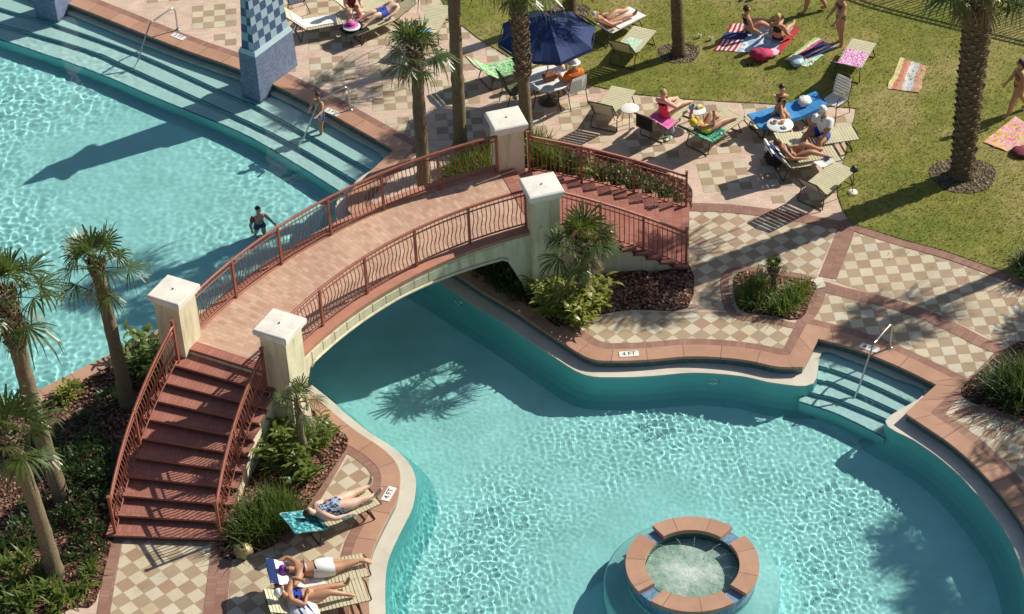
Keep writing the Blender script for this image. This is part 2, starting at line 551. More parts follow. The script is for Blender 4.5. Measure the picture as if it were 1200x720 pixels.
MT['multi_stripe'] = mat_pattern('multicolour_stripe', 'v', [(.40, .55, .20), (.70, .66, .50), (.55, .12, .22), (.03, .04, .12), (.05, .06, .18), (.60, .35, .38), (.04, .04, .10), (.45, .55, .62)], 1)
MT['mint_print'] = mat_pattern('mint_print', 'blotch', [(.30, .55, .35), (.62, .74, .58), (.38, .60, .45)], 5)
MT['scene_towel'] = mat_pattern('sunset_towel', 'v', [(.62, .56, .26), (.56, .22, .16), (.58, .30, .22), (.66, .62, .56), (.48, .52, .55), (.50, .30, .20), (.56, .34, .22)], 1)
MT['tropic'] = mat_pattern('pink_yellow_print', 'blotch', [(.68, .20, .42), (.74, .52, .10), (.72, .34, .52), (.74, .60, .24)], 6)
MT['pink_print'] = mat_pattern('pink_white_print', 'blotch', [(.60, .14, .38), (.72, .45, .58), (.40, .06, .28)], 5)
MT['hot_pink'] = mat_plain('raspberry_bag', (.50, .03, .10), .8, .15, 5)
MT['brown'] = mat_plain('brown_straw', (.25, .10, .055), .9, .25, 10)
MT['hair_dark'] = mat_plain('dark_hair', (.025, .015, .010), .55, .3, 20)
MT['hair_brown'] = mat_plain('brown_hair', (.10, .05, .025), .55, .3, 20)
MT['hair_blond'] = mat_plain('blond_hair', (.42, .28, .12), .6, .25, 20)
MT['hair_grey'] = mat_plain('pale_hair', (.62, .54, .42), .6, .15, 20)
MT['eye'] = mat_plain('eye_dark', (.02, .015, .012), .3)
for nm, c in (('skin_pale', (.70, .46, .34)), ('skin_tan', (.50, .265, .155)), ('skin_brown', (.40, .19, .105)), ('skin_pink', (.66, .38, .27))):
    MT[nm] = mat_plain(nm, c, .5, .08, 7, spec=.4)
MT['palm_leaf'] = mat_leaf('palm_leaf', (.035, .065, .018), (.085, .125, .032), .38, .22, 2.0, .6)
MT['palm_dry'] = mat_leaf('palm_dry_leaf', (.17, .12, .06), (.30, .24, .13), .8, .15, 3.0, .2)
MT['strap_leaf'] = mat_leaf('strap_leaf', (.07, .12, .025), (.20, .25, .055), .4, .3, 5.0)
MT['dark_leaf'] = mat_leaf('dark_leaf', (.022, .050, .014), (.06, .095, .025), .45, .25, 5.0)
MT['gold_leaf'] = mat_leaf('variegated_leaf', (.13, .17, .03), (.42, .42, .10), .4, .3, 8.0)
MT['grass_leaf'] = mat_leaf('grass_clump_leaf', (.045, .085, .018), (.13, .175, .045), .5, .3, 4.0)
MT['bark'] = None


def mat_bark(name, c1, c2, ring=9.0):
    m, nt, b = newmat(name); n = N(nt)
    v = n.coords('Object')
    wv = n.add('ShaderNodeTexWave', wave_type='BANDS', bands_direction='Z'); wv.inputs['Scale'].default_value = ring
    wv.inputs['Distortion'].default_value = 5; wv.inputs['Detail'].default_value = 3; wv.inputs['Detail Scale'].default_value = 2
    n.link(v, wv.inputs['Vector'])
    f = n.noise(v, 5, 6, .7)
    mixf = n.math('ADD', n.math('MULTIPLY', wv.outputs['Fac'], .45), n.math('MULTIPLY', f, .6))
    n.link(n.ramp(mixf, [(.25, c1), (.75, c2)]), b.inputs['Base Color']); b.inputs['Roughness'].default_value = .95
    b.inputs['Specular IOR Level'].default_value = .1
    n.bump(mixf, b, .8, .04)
    return m


MT['bark'] = mat_bark('palm_bark', (.13, .10, .065), (.34, .27, .17))
MT['bark_dark'] = mat_bark('palm_bark_rough', (.07, .05, .032), (.22, .165, .10), 6.0)
MT['boot'] = mat_plain('palm_boot', (.20, .145, .09), .95, .4, 9)
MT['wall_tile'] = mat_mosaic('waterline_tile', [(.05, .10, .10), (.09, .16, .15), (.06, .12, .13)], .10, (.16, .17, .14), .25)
MT['spa_tile'] = mat_mosaic('spa_blue_tile', [(.10, .19, .32), (.15, .26, .40), (.20, .33, .44)], .06, (.32, .40, .44), .3)
MT['spa_green'] = mat_mosaic('spa_inner_tile', [(.03, .08, .06), (.06, .13, .10), (.05, .11, .08)], .07, (.12, .18, .14), .25)
MT['navy_mosaic'] = mat_mosaic('navy_mosaic', [(.12, .165, .26), (.15, .20, .31), (.19, .24, .36)], .075, (.36, .41, .47), .45, spec=.12)
MT['check_mosaic'] = mat_mosaic('blue_check_tile', [], .24, (.2, .26, .32), .45, ((.075, .11, .21), (.32, .46, .52)), spec=.12)
MT['pale_tile'] = mat_plain('pale_blue_tile', (.42, .55, .60), .3, .06)
MT['lawn_blade_a'] = mat_leaf('lawn_blade_green', (.15, .18, .04), (.22, .24, .06), .6, .3, 1.0, .2)
MT['lawn_blade_b'] = mat_leaf('lawn_blade_light', (.24, .25, .07), (.32, .29, .09), .6, .3, 1.0, .2)
MT['lawn_blade_c'] = mat_leaf('lawn_blade_dry', (.34, .28, .12), (.42, .35, .17), .7, .3, 1.0, .2)

# ------------------------------------------------------------------ pool outline (photo pixels of the coping's inner edge)
TILE = .305
LOOP = [  # x, y, corner, ledge width
    (433, 720, 0, .32), (438, 765, 0, .32), (456, 830, 0, .32), (500, 900, 0, .32), (610, 965, 0, .32), (800, 1000, 0, .32), (1000, 985, 0, .32),
    (1130, 930, 0, .32), (1200, 850, 0, .32), (1228, 760, 0, .32), (1226, 700, 0, .32), (1214, 650, 0, .32), (1197, 613, 0, .32),
    (1173, 580, 0, .32), (1153, 557, 0, .32), (1133, 537, 0, .32), (1110, 518, 0, .32), (1085, 501, 0, .32), (1061, 485, 1, .32),
    (1097, 451.5, 1, .16), (1053, 430, 0, .14), (1000, 408.6, 0, .14), (958.8, 397.6, 1, .16),
    (941, 430.6, 1, .32), (912, 430.4, 0, .32), (879, 423.5, 0, .32), (846, 419.6, 0, .32), (807, 418.3, 0, .32), (762, 422, 0, .32),
    (725, 423.4, 0, .32), (692, 421, 0, .32), (660, 402.5, 0, .32), (635, 386, 0, .32), (600, 362.5, 0, .32), (562, 340, 0, .32), (532, 320, 0, .32),
    (475, 287, 0, .32), (428, 262, 0, .30), (409, 248, 0, .30), (407, 231, 0, .28), (418.7, 217, 0, .26), (432.7, 203, 0, .26), (461.8, 175.5, 1, .22),
    (414, 148.7, 0, .14), (372, 125, 0, .14), (327.7, 103, 0, .14), (277.7, 80.5, 0, .14), (220, 60, 0, .14), (177, 43.5, 0, .14), (130.7, 24.7, 0, .14),
    (86, 7, 0, .14), (20, -18, 0, .14), (-80, -50, 1, .2), (-220, -30, 1, .3), (-290, 120, 0, .3), (-290, 400, 0, .3), (-200, 560, 1, .2), (-80, 520, 0, .2),
    (0, 481, 0, .2), (83, 438.6, 0, .2), (133, 413.6, 0, .2), (186, 386, 0, .2), (217, 369, 1, .2), (246, 367, 1, .3), (300, 411, 0, .32),
    (369, 465, 0, .32), (388.6, 482.8, 0, .32), (417.7, 506, 0, .32), (443, 522.6, 0, .32), (456.6, 533.8, 0, .32), (464.4, 543.5, 0, .32),
    (468.6, 554, 0, .32), (468.8, 566, 0, .32), (464.8, 586, 0, .32), (455.6, 604.4, 0, .32), (445.6, 624.4, 0, .32), (437.8, 642, 0, .32),
    (433.3, 662, 0, .32), (432, 690, 0, .32)]
LP = [G(x, y, 0) for x, y, c, w in LOOP]
LC = [c for x, y, c, w in LOOP]
LW = [w for x, y, c, w in LOOP]
area = sum(LP[i].x * LP[(i + 1) % len(LP)].y - LP[(i + 1) % len(LP)].x * LP[i].y for i in range(len(LP)))
SG = 1 if area > 0 else -1           # +1: inward is to the left
SUB = 4
POOL = catmull(LP, LC, SUB)                                   # coping's inner edge
EDGE = catmull(offset(LP, [w * SG for w in LW]), [0] * len(LP), SUB)     # where ledge meets water
COUT = catmull(offset(LP, -.41 * SG), LC, SUB)
BOUT = catmull(offset(LP, -.62 * SG), LC, SUB)
FLOORZ = -1.2
NP = len(POOL)


def loop_band(mb, A, za, B, zb, mat=0, width=None):
    """strip between two matching loops, UV in metres"""
    u = 0.0
    for i in range(NP):
        j = (i + 1) % NP
        d = (POOL[j] - POOL[i]).length
        a0, a1 = Vector((A[i].x, A[i].y, za)), Vector((A[j].x, A[j].y, za))
        b0, b1 = Vector((B[i].x, B[i].y, zb)), Vector((B[j].x, B[j].y, zb))
        w = (a0 - b0).length
        q = [a0, a1, b1, b0]; uv = [(u, 0), (u + d, 0), (u + d, w), (u, w)]
        nrm = (q[1] - q[0]).cross(q[2] - q[0])
        if za == zb and nrm.z < 0:
            q.reverse(); uv.reverse()
        mb.quad(*q, mat=mat, uv=uv)
        u += d


# ground and patio, both with the pool cut out
BIG = 70.0
outer = [Vector((-BIG, -10, 0)), Vector((BIG, -10, 0)), Vector((BIG, 110, 0)), Vector((-BIG, 110, 0))]
mb = MB(); pts = outer + [Vector((p.x, p.y, 0)) for p in POOL]
for t in tessellate_polygon([outer, [Vector((p.x, p.y, 0)) for p in POOL]]):
    q = list(t)
    if (pts[q[1]] - pts[q[0]]).cross(pts[q[2]] - pts[q[0]]).z < 0: q.reverse()
    mb.face(q)
mb.v = pts
structure(mb.build('patio', MT['brick_base']))
mb = MB(); FAR = 900.0
o8 = [Vector((-FAR, -FAR, -.02)), Vector((FAR, -FAR, -.02)), Vector((FAR, FAR, -.02)), Vector((-FAR, FAR, -.02))]
i8 = [Vector((p.x, p.y, -.02)) for p in outer]
for k in range(4):
    j = (k + 1) % 4
    mb.quad(o8[k], o8[j], i8[j], i8[k])
structure(mb.build('ground', MT['grass']))

mb = MB(); loop_band(mb, POOL, .014, COUT, .014)
loop_band(mb, POOL, -.055, POOL, .014); loop_band(mb, COUT, .014, COUT, -.01)
structure(mb.build('pool_coping', MT['coping']))
mb = MB(); loop_band(mb, COUT, .009, BOUT, .009)
structure(mb.build('pool_border_bricks', MT['brick_strip']))
WALLIN = catmull(offset(LP, -.02 * SG), LC, SUB)
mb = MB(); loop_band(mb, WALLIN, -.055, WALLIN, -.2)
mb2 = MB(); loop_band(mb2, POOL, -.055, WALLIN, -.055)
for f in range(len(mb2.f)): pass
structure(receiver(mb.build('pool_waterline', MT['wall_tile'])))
mb = MB(); loop_band(mb, WALLIN, -.198, EDGE, -.198); loop_band(mb, EDGE, -.198, EDGE, -.26)
structure(receiver(mb.build('pool_ledge', MT['ledge'])))
COVE = [EDGE] + [catmull(offset(LP, [(w + dx) * SG for w in LW]), [0] * len(LP), SUB) for dx in (.02, .08, .20, .42)]
CZ = [-.26, -.78, -.98, -1.12, FLOORZ]
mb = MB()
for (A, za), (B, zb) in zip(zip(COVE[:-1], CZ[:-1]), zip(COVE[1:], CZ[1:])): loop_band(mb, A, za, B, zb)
structure(receiver(mb.build('pool_wall', MT['shaded_plaster'])))
mb = MB(); mb.poly(EDGE, FLOORZ - .004)
structure(receiver(mb.build('pool_floor', MT['plaster'])))


# steps down into the water
def pool_steps(lines, zs, back, name):
    mb = MB()
    for ln, z in zip(lines, zs):
        L = [GW(x, y, z) for x, y in ln]
        Bk = [G(x, y, 0) for x, y in back]
        L2 = catmull(L, [0] * len(L), 4, False)
        pts = [Vector((p.x, p.y, z)) for p in L2 + Bk]
        mb.prism(pts, FLOORZ - .02, z, 2, 0)  # sides use the darkened plaster, their shade painted in
        # navy edging tiles along the nosing
        for a, b in zip(L2[:-1], L2[1:]):
            d = Vector((b.x - a.x, b.y - a.y, 0)); 
            if d.length < 1e-6: continue
            nn = Vector((-d.y, d.x, 0)).normalized()
            if nn.dot(Bk[0] - a) < 0: nn = -nn
            q = [Vector((a.x, a.y, z + .004)) - nn * .006, Vector((b.x, b.y, z + .004)) - nn * .006, Vector((b.x, b.y, z + .004)) + nn * .03, Vector((a.x, a.y, z + .004)) + nn * .03]
            if (q[1] - q[0]).cross(q[2] - q[0]).z < 0: q.reverse()
            mb.quad(*q, mat=1)
            e = [Vector((a.x, a.y, z + .004)) - nn * .006, Vector((b.x, b.y, z + .004)) - nn * .006]
            mb.quad(e[0], e[1], e[1] - Vector((0, 0, .025)), e[0] - Vector((0, 0, .025)), mat=1)
    return structure(receiver(mb.build(name, [MT['step_plaster'], MT['navy_edge'], MT['shaded_plaster']])))


pool_steps([[(-60, -14), (0, 9), (42, 21), (70, 30), (159, 62), (277.7, 115.5), (304, 126.5), (428, 196.5), (475, 225)],
            [(-60, 10), (0, 28), (100, 57), (154, 80.5), (280, 137.7), (344, 169.7), (413, 210.5), (455, 238)],
            [(-60, 28), (0, 46.7), (100, 80.5), (186.7, 116.7), (280, 155), (337, 187), (395, 223), (440, 252)]],
           (-.36, -.50, -.65), [(500, 190), (461, 168), (277, 72), (86, 0), (-60, -50)], 'pool_steps')
pool_steps([[(950, 427), (966, 431), (980, 435), (1016.7, 448.8), (1059.7, 469), (1085, 483)],
            [(944, 441), (960.6, 446), (980, 450.6), (1046, 480), (1068, 492)],
            [(940, 457), (958, 462.7), (980, 468), (1040.5, 492.8), (1060, 504)],
            [(936, 471), (942, 473), (980, 485.4), (1030, 510), (1036, 514)]],
           (-.32, -.43, -.55, -.67), [(1100, 452), (1053, 427), (1000, 405), (956, 394)], 'pool_alcove_steps')

# water: real waves, lit through by the sun
SPAC = (G(733, 660, .13) + G(890, 660, .13)) / 2
SPAR = (G(733, 660, .13) - G(890, 660, .13)).length / 2


def wave(x, y):
    v = Vector((x, y, 0))
    calm = .22 + 1.35 * max(0.0, noise.noise(Vector((x * .24 + 3, y * .24, 7.7))) + .36 + .25 * noise.noise(Vector((x * .9, y * .9, 2.2))))
    ds = math.hypot(x - SPAC.x, y - SPAC.y)
    calm *= .35 + .65 * min(1, max(0, (ds - 1.3) / 2.2))
    fine = 1 / (1 + math.exp(-(x + .62 * (42.0 - y) + 1.5) * 1.3))        # the right pool has a finer chop
    a = .0068 * noise.noise(v * 3.2) + .0036 * noise.noise(v * 6.8 + Vector((3, 1, 5.1)))
    b = .0028 * noise.noise(v * 4.4 + Vector((9, 2, 1))) + .0030 * noise.noise(Vector((x * 11.0 + y * 1.8, y * 10.0, 5.1))) + .0010 * noise.noise(v * 13.5)
    return calm * (a * (1 - fine) + b * fine)


def water_sheet():
    bnd = offset(EDGE[::4], -1.3 * SG, 1.3)
    x0, x1 = max(-17, min(p.x for p in EDGE)), min(13, max(p.x for p in EDGE) + 1.5)
    y0, y1 = max(27.0, min(p.y for p in EDGE)), max(p.y for p in EDGE) + 1.5
    st = .036
    nx, ny = int((x1 - x0) / st) + 2, int((y1 - y0) / st) + 2
    ids = {}; V = []; F = []
    # scanline test per row
    def spans(bd):
        rows = []
        for j in range(ny):
            y = y0 + j * st; xs = []
            k = len(bd) - 1
            for i in range(len(bd)):
                yi, yj = bd[i].y, bd[k].y
                if (yi > y) != (yj > y): xs.append((bd[k].x - bd[i].x) * (y - yi) / (yj - yi) + bd[i].x)
                k = i
            xs.sort(); row = [False] * nx
            for a, b in zip(xs[::2], xs[1::2]):
                for i in range(max(0, math.ceil((a - x0) / st)), min(nx - 1, math.floor((b - x0) / st)) + 1): row[i] = True
            rows.append(row)
        return rows

    edge_in = spans(offset(EDGE[::2], -.03 * SG))
    K = int(.16 / st)

    def dil(row):          # widen a row of flags by K cells
        n = len(row); c = [0]
        for v in row: c.append(c[-1] + v)
        return [c[min(n, i + K + 1)] > c[max(0, i - K)] for i in range(n)]
    rows = [dil(r) for r in edge_in]
    rows = [list(r) for r in zip(*[dil(list(c)) for c in zip(*rows)])]

    def vid(i, j):
        if (i, j) not in ids:
            ids[(i, j)] = len(V); x, y = x0 + i * st, y0 + j * st
            V.append((x, y, WL + wave(x, y)))
        return ids[(i, j)]
    for j in range(ny - 1):
        r0, r1 = rows[j], rows[j + 1]
        for i in range(nx - 1):
            if r0[i] and r0[i + 1] and r1[i] and r1[i + 1]:
                if math.hypot(x0 + i * st - SPAC.x, y0 + j * st - SPAC.y) < SPAR - .25: continue
                F.append((vid(i, j), vid(i + 1, j), vid(i + 1, j + 1), vid(i, j + 1)))
    me = bpy.data.meshes.new('pool_water'); me.from_pydata(V, [], F)
    me.polygons.foreach_set('use_smooth', [True] * len(F)); me.update()
    o = bpy.data.objects.new('pool_water', me); COL.objects.link(o)
    m, nt, b = newmat('pool_water')
    b.inputs['Base Color'].default_value = (.77, .99, .975, 1); b.inputs['Roughness'].default_value = 0.0
    b.inputs['IOR'].default_value = 1.33; b.inputs['Transmission Weight'].default_value = 1
    me.materials.append(m)
    o.cycles.is_caustics_caster = True
    return structure(o)


water_sheet()

# ------------------------------------------------------------------ patio panels
CH = {'A': (8.41475, 43.38303, 3.668, 0), 'B': (-7.4277, 33.26926, -51.6587, .5), 'C': (4.67977, 44.63763, -53.3766, 1.5), 'E': (9.86342, 36.66709, -23.7828, .5),
      'F': (4.12126, 40.91957, -50.106, .5), 'G': (-3.6172, 36.30535, -51.1564, .5), 'H': (4.91877, 46.79758, 3.92, 1.5)}


def chk(key):
    X, Y, th, sh = CH[key]; c, s = math.cos(R(th)), math.sin(R(th))
    s2 = .5 if sh else 0.0
    def f(p):
        dx, dy = p.x - X, p.y - Y
        return ((dx * c + dy * s) / TILE + sh, (dx * s - dy * c) / TILE + s2)
    return f


def panel(key, px):
    mb = MB(); mb.poly([G(x, y) for x, y in px], .004, 0, chk(key))
    return structure(mb.build('patio_tiles', MT['tile']))


panel('A', [(1003, 273), (1053, 288), (1110, 305), (1160, 323), (1215, 345), (1330, 395), (1330, 440), (1185, 409), (1140, 386), (1087, 363), (1033, 347), (996, 336), (975, 329)])
panel('A', [(971, 343), (1030, 358), (1080, 374), (1112, 388), (1135, 399), (1158, 412), (1172, 411), (1156, 427), (1132, 446), (1112, 436), (1094, 426), (1072, 417), (1040, 401), (1013, 391), (985, 383), (949, 376)])
panel('C', [(803, 247), (846, 249), (883, 253), (922, 258), (955, 263), (982, 268), (956, 324), (915, 317), (866, 313), (858, 340), (862, 364), (806, 362), (806, 312)])
panel('F', [(668, 388), (690, 376), (715, 369), (740, 366), (780, 366), (862, 366), (872, 370), (916, 375), (934, 379), (919, 413), (894, 408.5), (872, 405), (845, 402), (800, 400.5), (760, 402), (725, 404.5), (705, 405), (688, 400)])
panel('B', [(143, 632), (131, 690), (112, 775), (238, 775), (244, 720), (249, 680), (252, 661), (256, 640), (262, 628), (200, 615)])
panel('G', [(272, 660), (266, 720), (262, 775), (383, 775), (384, 720), (388, 690), (392, 662), (402, 635), (415, 612), (428, 590), (436, 575), (441, 560), (440, 549), (433, 540), (412, 530), (384, 573), (362, 606), (338, 640), (300, 652)])
panel('E', [(1111, 491), (1133, 507), (1146, 518), (1161, 529), (1175, 544), (1188, 559), (1207, 585), (1240, 660), (1330, 660), (1300, 540), (1210, 506), (1189, 496), (1165, 487), (1135, 478), (1120, 484)])
LAWN = [(505, -60), (512, -10), (524, 12), (542, 31), (560, 45), (600, 70), (650, 90), (689, 100), (740, 110.5), (800, 116.5), (850, 119.5), (905, 122.5), (960, 124.5), (1004, 127.5),
        (998, 152), (990, 185), (981, 218), (982, 230), (988, 247), (997, 262), (1053, 280), (1110, 295.5), (1160, 313.5), (1210, 333), (1270, 358), (1400, 420), (1700, 500), (2000, -300), (1200, -480), (300, -480)]
LAWNW = [G(x, y) for x, y in LAWN]
# banded lounge deck north of the stairs
NE = [G(x, y) for x, y in [(100, -40), (60, -160), (440, -160), (505, -60), (512, -10), (524, 12), (542, 31), (560, 45), (600, 70), (650, 90), (689, 100), (740, 110.5), (800, 116.5), (850, 119.5), (905, 122.5),
                           (1002, 127.5), (981, 218), (983, 236), (950, 243), (900, 238), (850, 232), (818, 232), (815, 205), (700, 165), (620, 150), (560, 160), (530, 180), (505, 215), (470, 215), (490, 180)]]
poolkeep = offset(POOL[::4], -.66 * SG)
cf = chk('H'); X, Y, th, sh = CH['H']; c_, s_ = math.cos(R(th)), math.sin(R(th))
mb = MB(); PER = 1.585
for a in range(-14, 6):
    for b_ in range(-8, 10):
        for i in range(4):
            for j in range(4):
                q = []; ok = True
                for (di, dj) in ((0, 1), (1, 1), (1, 0), (0, 0)):
                    I, J = (i + di - .5) * TILE + a * PER, (j + dj - .5) * TILE + b_ * PER
                    q.append(Vector((X + I * c_ + J * s_, Y + I * s_ - J * c_, .004)))
                m_ = sum(q, Vector()) / 4
                if not inside(m_.x, m_.y, NE) or inside(m_.x, m_.y, poolkeep): continue
                par = (i + j + 1) % 2
                e = .01
                ii, jj = a * 10 + i, b_ * 10 + j
                if (ii + jj) % 2 != par: jj += 1000 * 0 + 1; 
                uv = [(ii + e, jj + 1 - e), (ii + 1 - e, jj + 1 - e), (ii + 1 - e, jj + e), (ii + e, jj + e)]
                mb.quad(*q, uv=uv)
structure(mb.build('patio_tiles', MT['tile']))


def ribbon(px, width, z=.0085, mat='brick_strip', closed=False, name='brick_strip'):
    P = [G(x, y) for x, y in px]
    P = catmull(P, [0] * len(P), 4, closed)
    mb = MB(); u = 0
    n = len(P)
    def nor(i):
        a = P[i - 1] if (i > 0 or closed) else P[i]; b = P[(i + 1) % n] if (i < n - 1 or closed) else P[i]
        d = (b - a); d = Vector((d.x, d.y, 0)).normalized(); return Vector((-d.y, d.x, 0))
    for i in range(n if closed else n - 1):
        j = (i + 1) % n
        d = (P[j] - P[i]).length; h = width / 2
        a, b = nor(i) * h, nor(j) * h
        q = [P[i] - a, P[j] - b, P[j] + b, P[i] + a]
        for k in q: k.z = z
        mb.quad(*q, uv=[(u, 0), (u + d, 0), (u + d, width), (u, width)])
        u += d
    return structure(mb.build(name, MT[mat]))


ribbon([(993, 266), (985, 288), (970, 326)], .42)
ribbon([(955, 333), (985, 342), (1030, 352.5), (1080, 368), (1120, 386), (1147, 400), (1170, 409)], .36, .0095)
ribbon([(958, 342), (945, 372), (927, 410)], .33)
ribbon([(802, 243), (850, 244.5), (900, 250), (950, 258), (990, 266)], .34, .0105)
ribbon([(989, 258), (1000, 266.5), (1053, 284), (1110, 300), (1160, 318), (1215, 339), (1290, 371)], .26, .0115)
ribbon([(261, 640), (257, 672), (252, 720), (248, 780)], .46)
ribbon([(136.5, 633), (126, 690), (112, 780)], .27)
ribbon([(856, 318), (850, 345), (862, 370), (905, 376), (942, 380), (962, 335), (908, 320)], .2, .0105, closed=True)
ribbon([(407, 517), (385, 556), (358, 600), (330, 636)], .3, .0125)
ribbon([(1122, 486), (1150, 480), (1190, 490), (1215, 503), (1260, 520)], .24)
ribbon([(1178, 409), (1160, 428), (1140, 447), (1112, 470), (1100, 486)], .26)
mb = MB(); mb.poly([G(x, y) for x, y in ((948, 329), (963, 325), (968, 336), (953, 340))], .0135); structure(mb.build('paver', MT['ledge']))

mb = MB(); mb.poly(LAWNW, .022)
lawn_edge = [Vector((p.x, p.y, 0)) for p in LAWNW]
for i in range(len(lawn_edge)):
    j = (i + 1) % len(lawn_edge)
    mb.quad(lawn_edge[i], lawn_edge[j], lawn_edge[j] + Vector((0, 0, .022)), lawn_edge[i] + Vector((0, 0, .022)))
structure(mb.build('lawn', MT['grass']))

BEDS = {
    'west': [(186, 401), (222, 388), (236, 420), (160, 560), (139, 626), (130, 640), (112, 706), (88, 712), (60, 725), (-60, 780), (-220, 640), (-60, 527), (0, 497), (83, 453.5), (133, 428)],
    'south': [(330, 440), (369, 484), (385, 499), (409, 517), (386, 556), (362, 592), (332, 632), (300, 648), (266, 656), (255, 640), (240, 560), (290, 430)],
    'east': [(512, 292), (545, 312), (600, 345.5), (630, 365), (655, 384), (690, 372), (742, 363), (806, 361), (808, 312), (760, 320), (700, 290), (640, 270), (560, 258)],
    'north': [(512, 226), (520, 205), (540, 180), (560, 168), (596, 156), (632, 160), (700, 178), (760, 196), (806, 216), (811, 236), (806, 246), (770, 240), (700, 222), (640, 205), (600, 214), (560, 226), (530, 236)],
    'middle': [(866, 320), (905, 323), (955, 332), (950, 350), (938, 374), (900, 370), (868, 364), (860, 342)],
    'right': [(1153, 432), (1175, 413), (1215, 400), (1330, 430), (1330, 530), (1205, 493), (1165, 480), (1135, 470), (1128, 455)]}
for k, px in BEDS.items():
    P = [G(x, y) for x, y in px]; P = catmull(P, [0] * len(P), 3)
    mb = MB(); mb.prism(P, 0, .03)
    structure(mb.build('mulch_bed', MT['mulch']))
for px, rx in (((1129, 207), .80), ((796, 63), .55), ((668, 16), .55)):
    P = G(*px); mb = MB()
    mb.prism([P + Vector((math.cos(a) * rx * (1 + .08 * math.sin(3 * a)), math.sin(a) * rx * (1 + .08 * math.cos(2 * a)), 0)) for a in [2 * PI * k / 28 for k in range(28)]], 0, .035)
    structure(mb.build('mulch_ring', MT['mulch_pale']))


def scatter_chips(px, n, seed, name='bark_chips'):
    rnd = random.Random(seed); P = [G(x, y) for x, y in px]
    x0, x1 = min(p.x for p in P), max(p.x for p in P); y0, y1 = min(p.y for p in P), max(p.y for p in P)
    mb = MB(); k = 0
    while k < n:
        x, y = rnd.uniform(x0, x1), rnd.uniform(y0, y1)
        if not inside(x, y, P): continue
        k += 1
        M = Matrix.Rotation(rnd.uniform(0, PI), 3, 'Z') @ Matrix.Rotation(rnd.uniform(-.6, .6), 3, 'X')
        mb.box((x, y, .04), (rnd.uniform(.04, .10), rnd.uniform(.02, .045), .015), M, rnd.randrange(3))
    o = mb.build(name, [MT['terracotta'], MT['brown'], MT['boot']]); tag(o, kind='stuff')
    o['label'] = 'loose bark chips covering the planting bed'
    return o


scatter_chips(BEDS['south'], 1500, 1); scatter_chips(BEDS['west'], 2500, 2); scatter_chips(BEDS['middle'], 300, 3); scatter_chips(BEDS['east'], 700, 4)

# ------------------------------------------------------------------ curved footbridge (all on rings round one centre)
BC = Vector((3.32, 33.2, 0))


def PP(r, deg, z=0.0):
    a = R(deg); return Vector((BC.x + r * math.cos(a), BC.y + r * math.sin(a), z))


TW, TE, SW, SE_ = 151.9, 105.4, 173.7, 85.0
ZW, ZE = 1.56, 1.73
zdeck = lambda t: ZW + (ZE - ZW) * (TW - t) / (TW - TE)
RI, RO = 9.62, 11.85
NT = 72
TH = [TE + (TW - TE) * k / NT for k in range(NT + 1)]


def soffit(t):
    u = (t - TE) / (TW - TE)
    u = min(u, 1 - u)
    if u < .065: return -.05
    if u < .13: return -.05 + 1.22 * ((u - .065) / .065) ** .8
    return 1.17 + .10 * math.sin(PI * (u - .13) / .74 * .5 * 1.35) 


bridge = thing('footbridge', 'curved cream footbridge with a pinkish brick deck arching over the pool channel', 'bridge', PP(10.7, 128), world=True)
mb = MB()
for a, b in zip(TH[:-1], TH[1:]):
    mb.quad(PP(RI, a, zdeck(a)), PP(RO, a, zdeck(a)), PP(RO, b, zdeck(b)), PP(RI, b, zdeck(b)), uv=[(RI, R(a) * 10.7), (RO, R(a) * 10.7), (RO, R(b) * 10.7), (RI, R(b) * 10.7)])
mb.build('deck', MT['brick_deck'], bridge)
for (r0, r1) in ((9.34, RI), (RO, 12.16)):
    mb = MB()
    for a, b in zip(TH[:-1], TH[1:]):
        za, zb = zdeck(a) + .035, zdeck(b) + .035
        mb.quad(PP(r0, a, za), PP(r1, a, za), PP(r1, b, zb), PP(r0, b, zb))
        mb.quad(PP(r0, a, za - .07), PP(r0, a, za), PP(r0, b, zb), PP(r0, b, zb - .07))
        mb.quad(PP(r1, a, za), PP(r1, a, za - .1), PP(r1, b, zb - .1), PP(r1, b, zb))
    mb.build('kerb', MT['terracotta'], bridge)
mb = MB()
for a, b in zip(TH[:-1], TH[1:]):
    for rr, s in ((9.36, 1), (12.11, -1)):
        q = [PP(rr, a, zdeck(a) - .06), PP(rr, b, zdeck(b) - .06), PP(rr, b, soffit(b)), PP(rr, a, soffit(a))]
        if s < 0: q.reverse()
        mb.quad(*q)
    mb.quad(PP(9.36, a, soffit(a)), PP(9.36, b, soffit(b)), PP(12.11, b, soffit(b)), PP(12.11, a, soffit(a)))
mb.build('arch', MT['stucco'], bridge)
mb = MB()
for rr, s in ((9.34, -1), (12.13, 1)):
    k = TE + 6.0
    while k < TW - 5.5:
        a, b = k + .06, k + 2.3
        for (t0, t1) in ((a, (a + b) / 2), ((a + b) / 2, b)):
            A = PP(rr, t0); B = PP(rr, t1)
            q = [PP(rr, t0, zdeck(t0) - .11), PP(rr, t1, zdeck(t1) - .11), PP(rr, t1, soffit(t1) + .085), PP(rr, t0, soffit(t0) + .085)]
            if s > 0: q.reverse()
            mb.quad(*q)
            for (x0, x1) in ((q[0], q[1]), (q[3], q[2])):
                c_in = [PP(rr - s * .03, t0, x0.z), PP(rr - s * .03, t1, x1.z)]
                mb.quad(x0, x1, c_in[1], c_in[0])
        for t0 in (a, b):
            mb.quad(PP(rr, t0, zdeck(t0) - .11), PP(rr, t0, soffit(t0) + .085), PP(rr - s * .03, t0, soffit(t0) + .085), PP(rr - s * .03, t0, zdeck(t0) - .11))
        k += 2.45
    # rounded lip along the arch
    mb.tube([PP(rr, t, soffit(t) + .03) for t in TH if TE + 5.5 < t < TW - 5.5], .04, 6)
mb.build('voussoir_band', MT['stucco'], bridge)
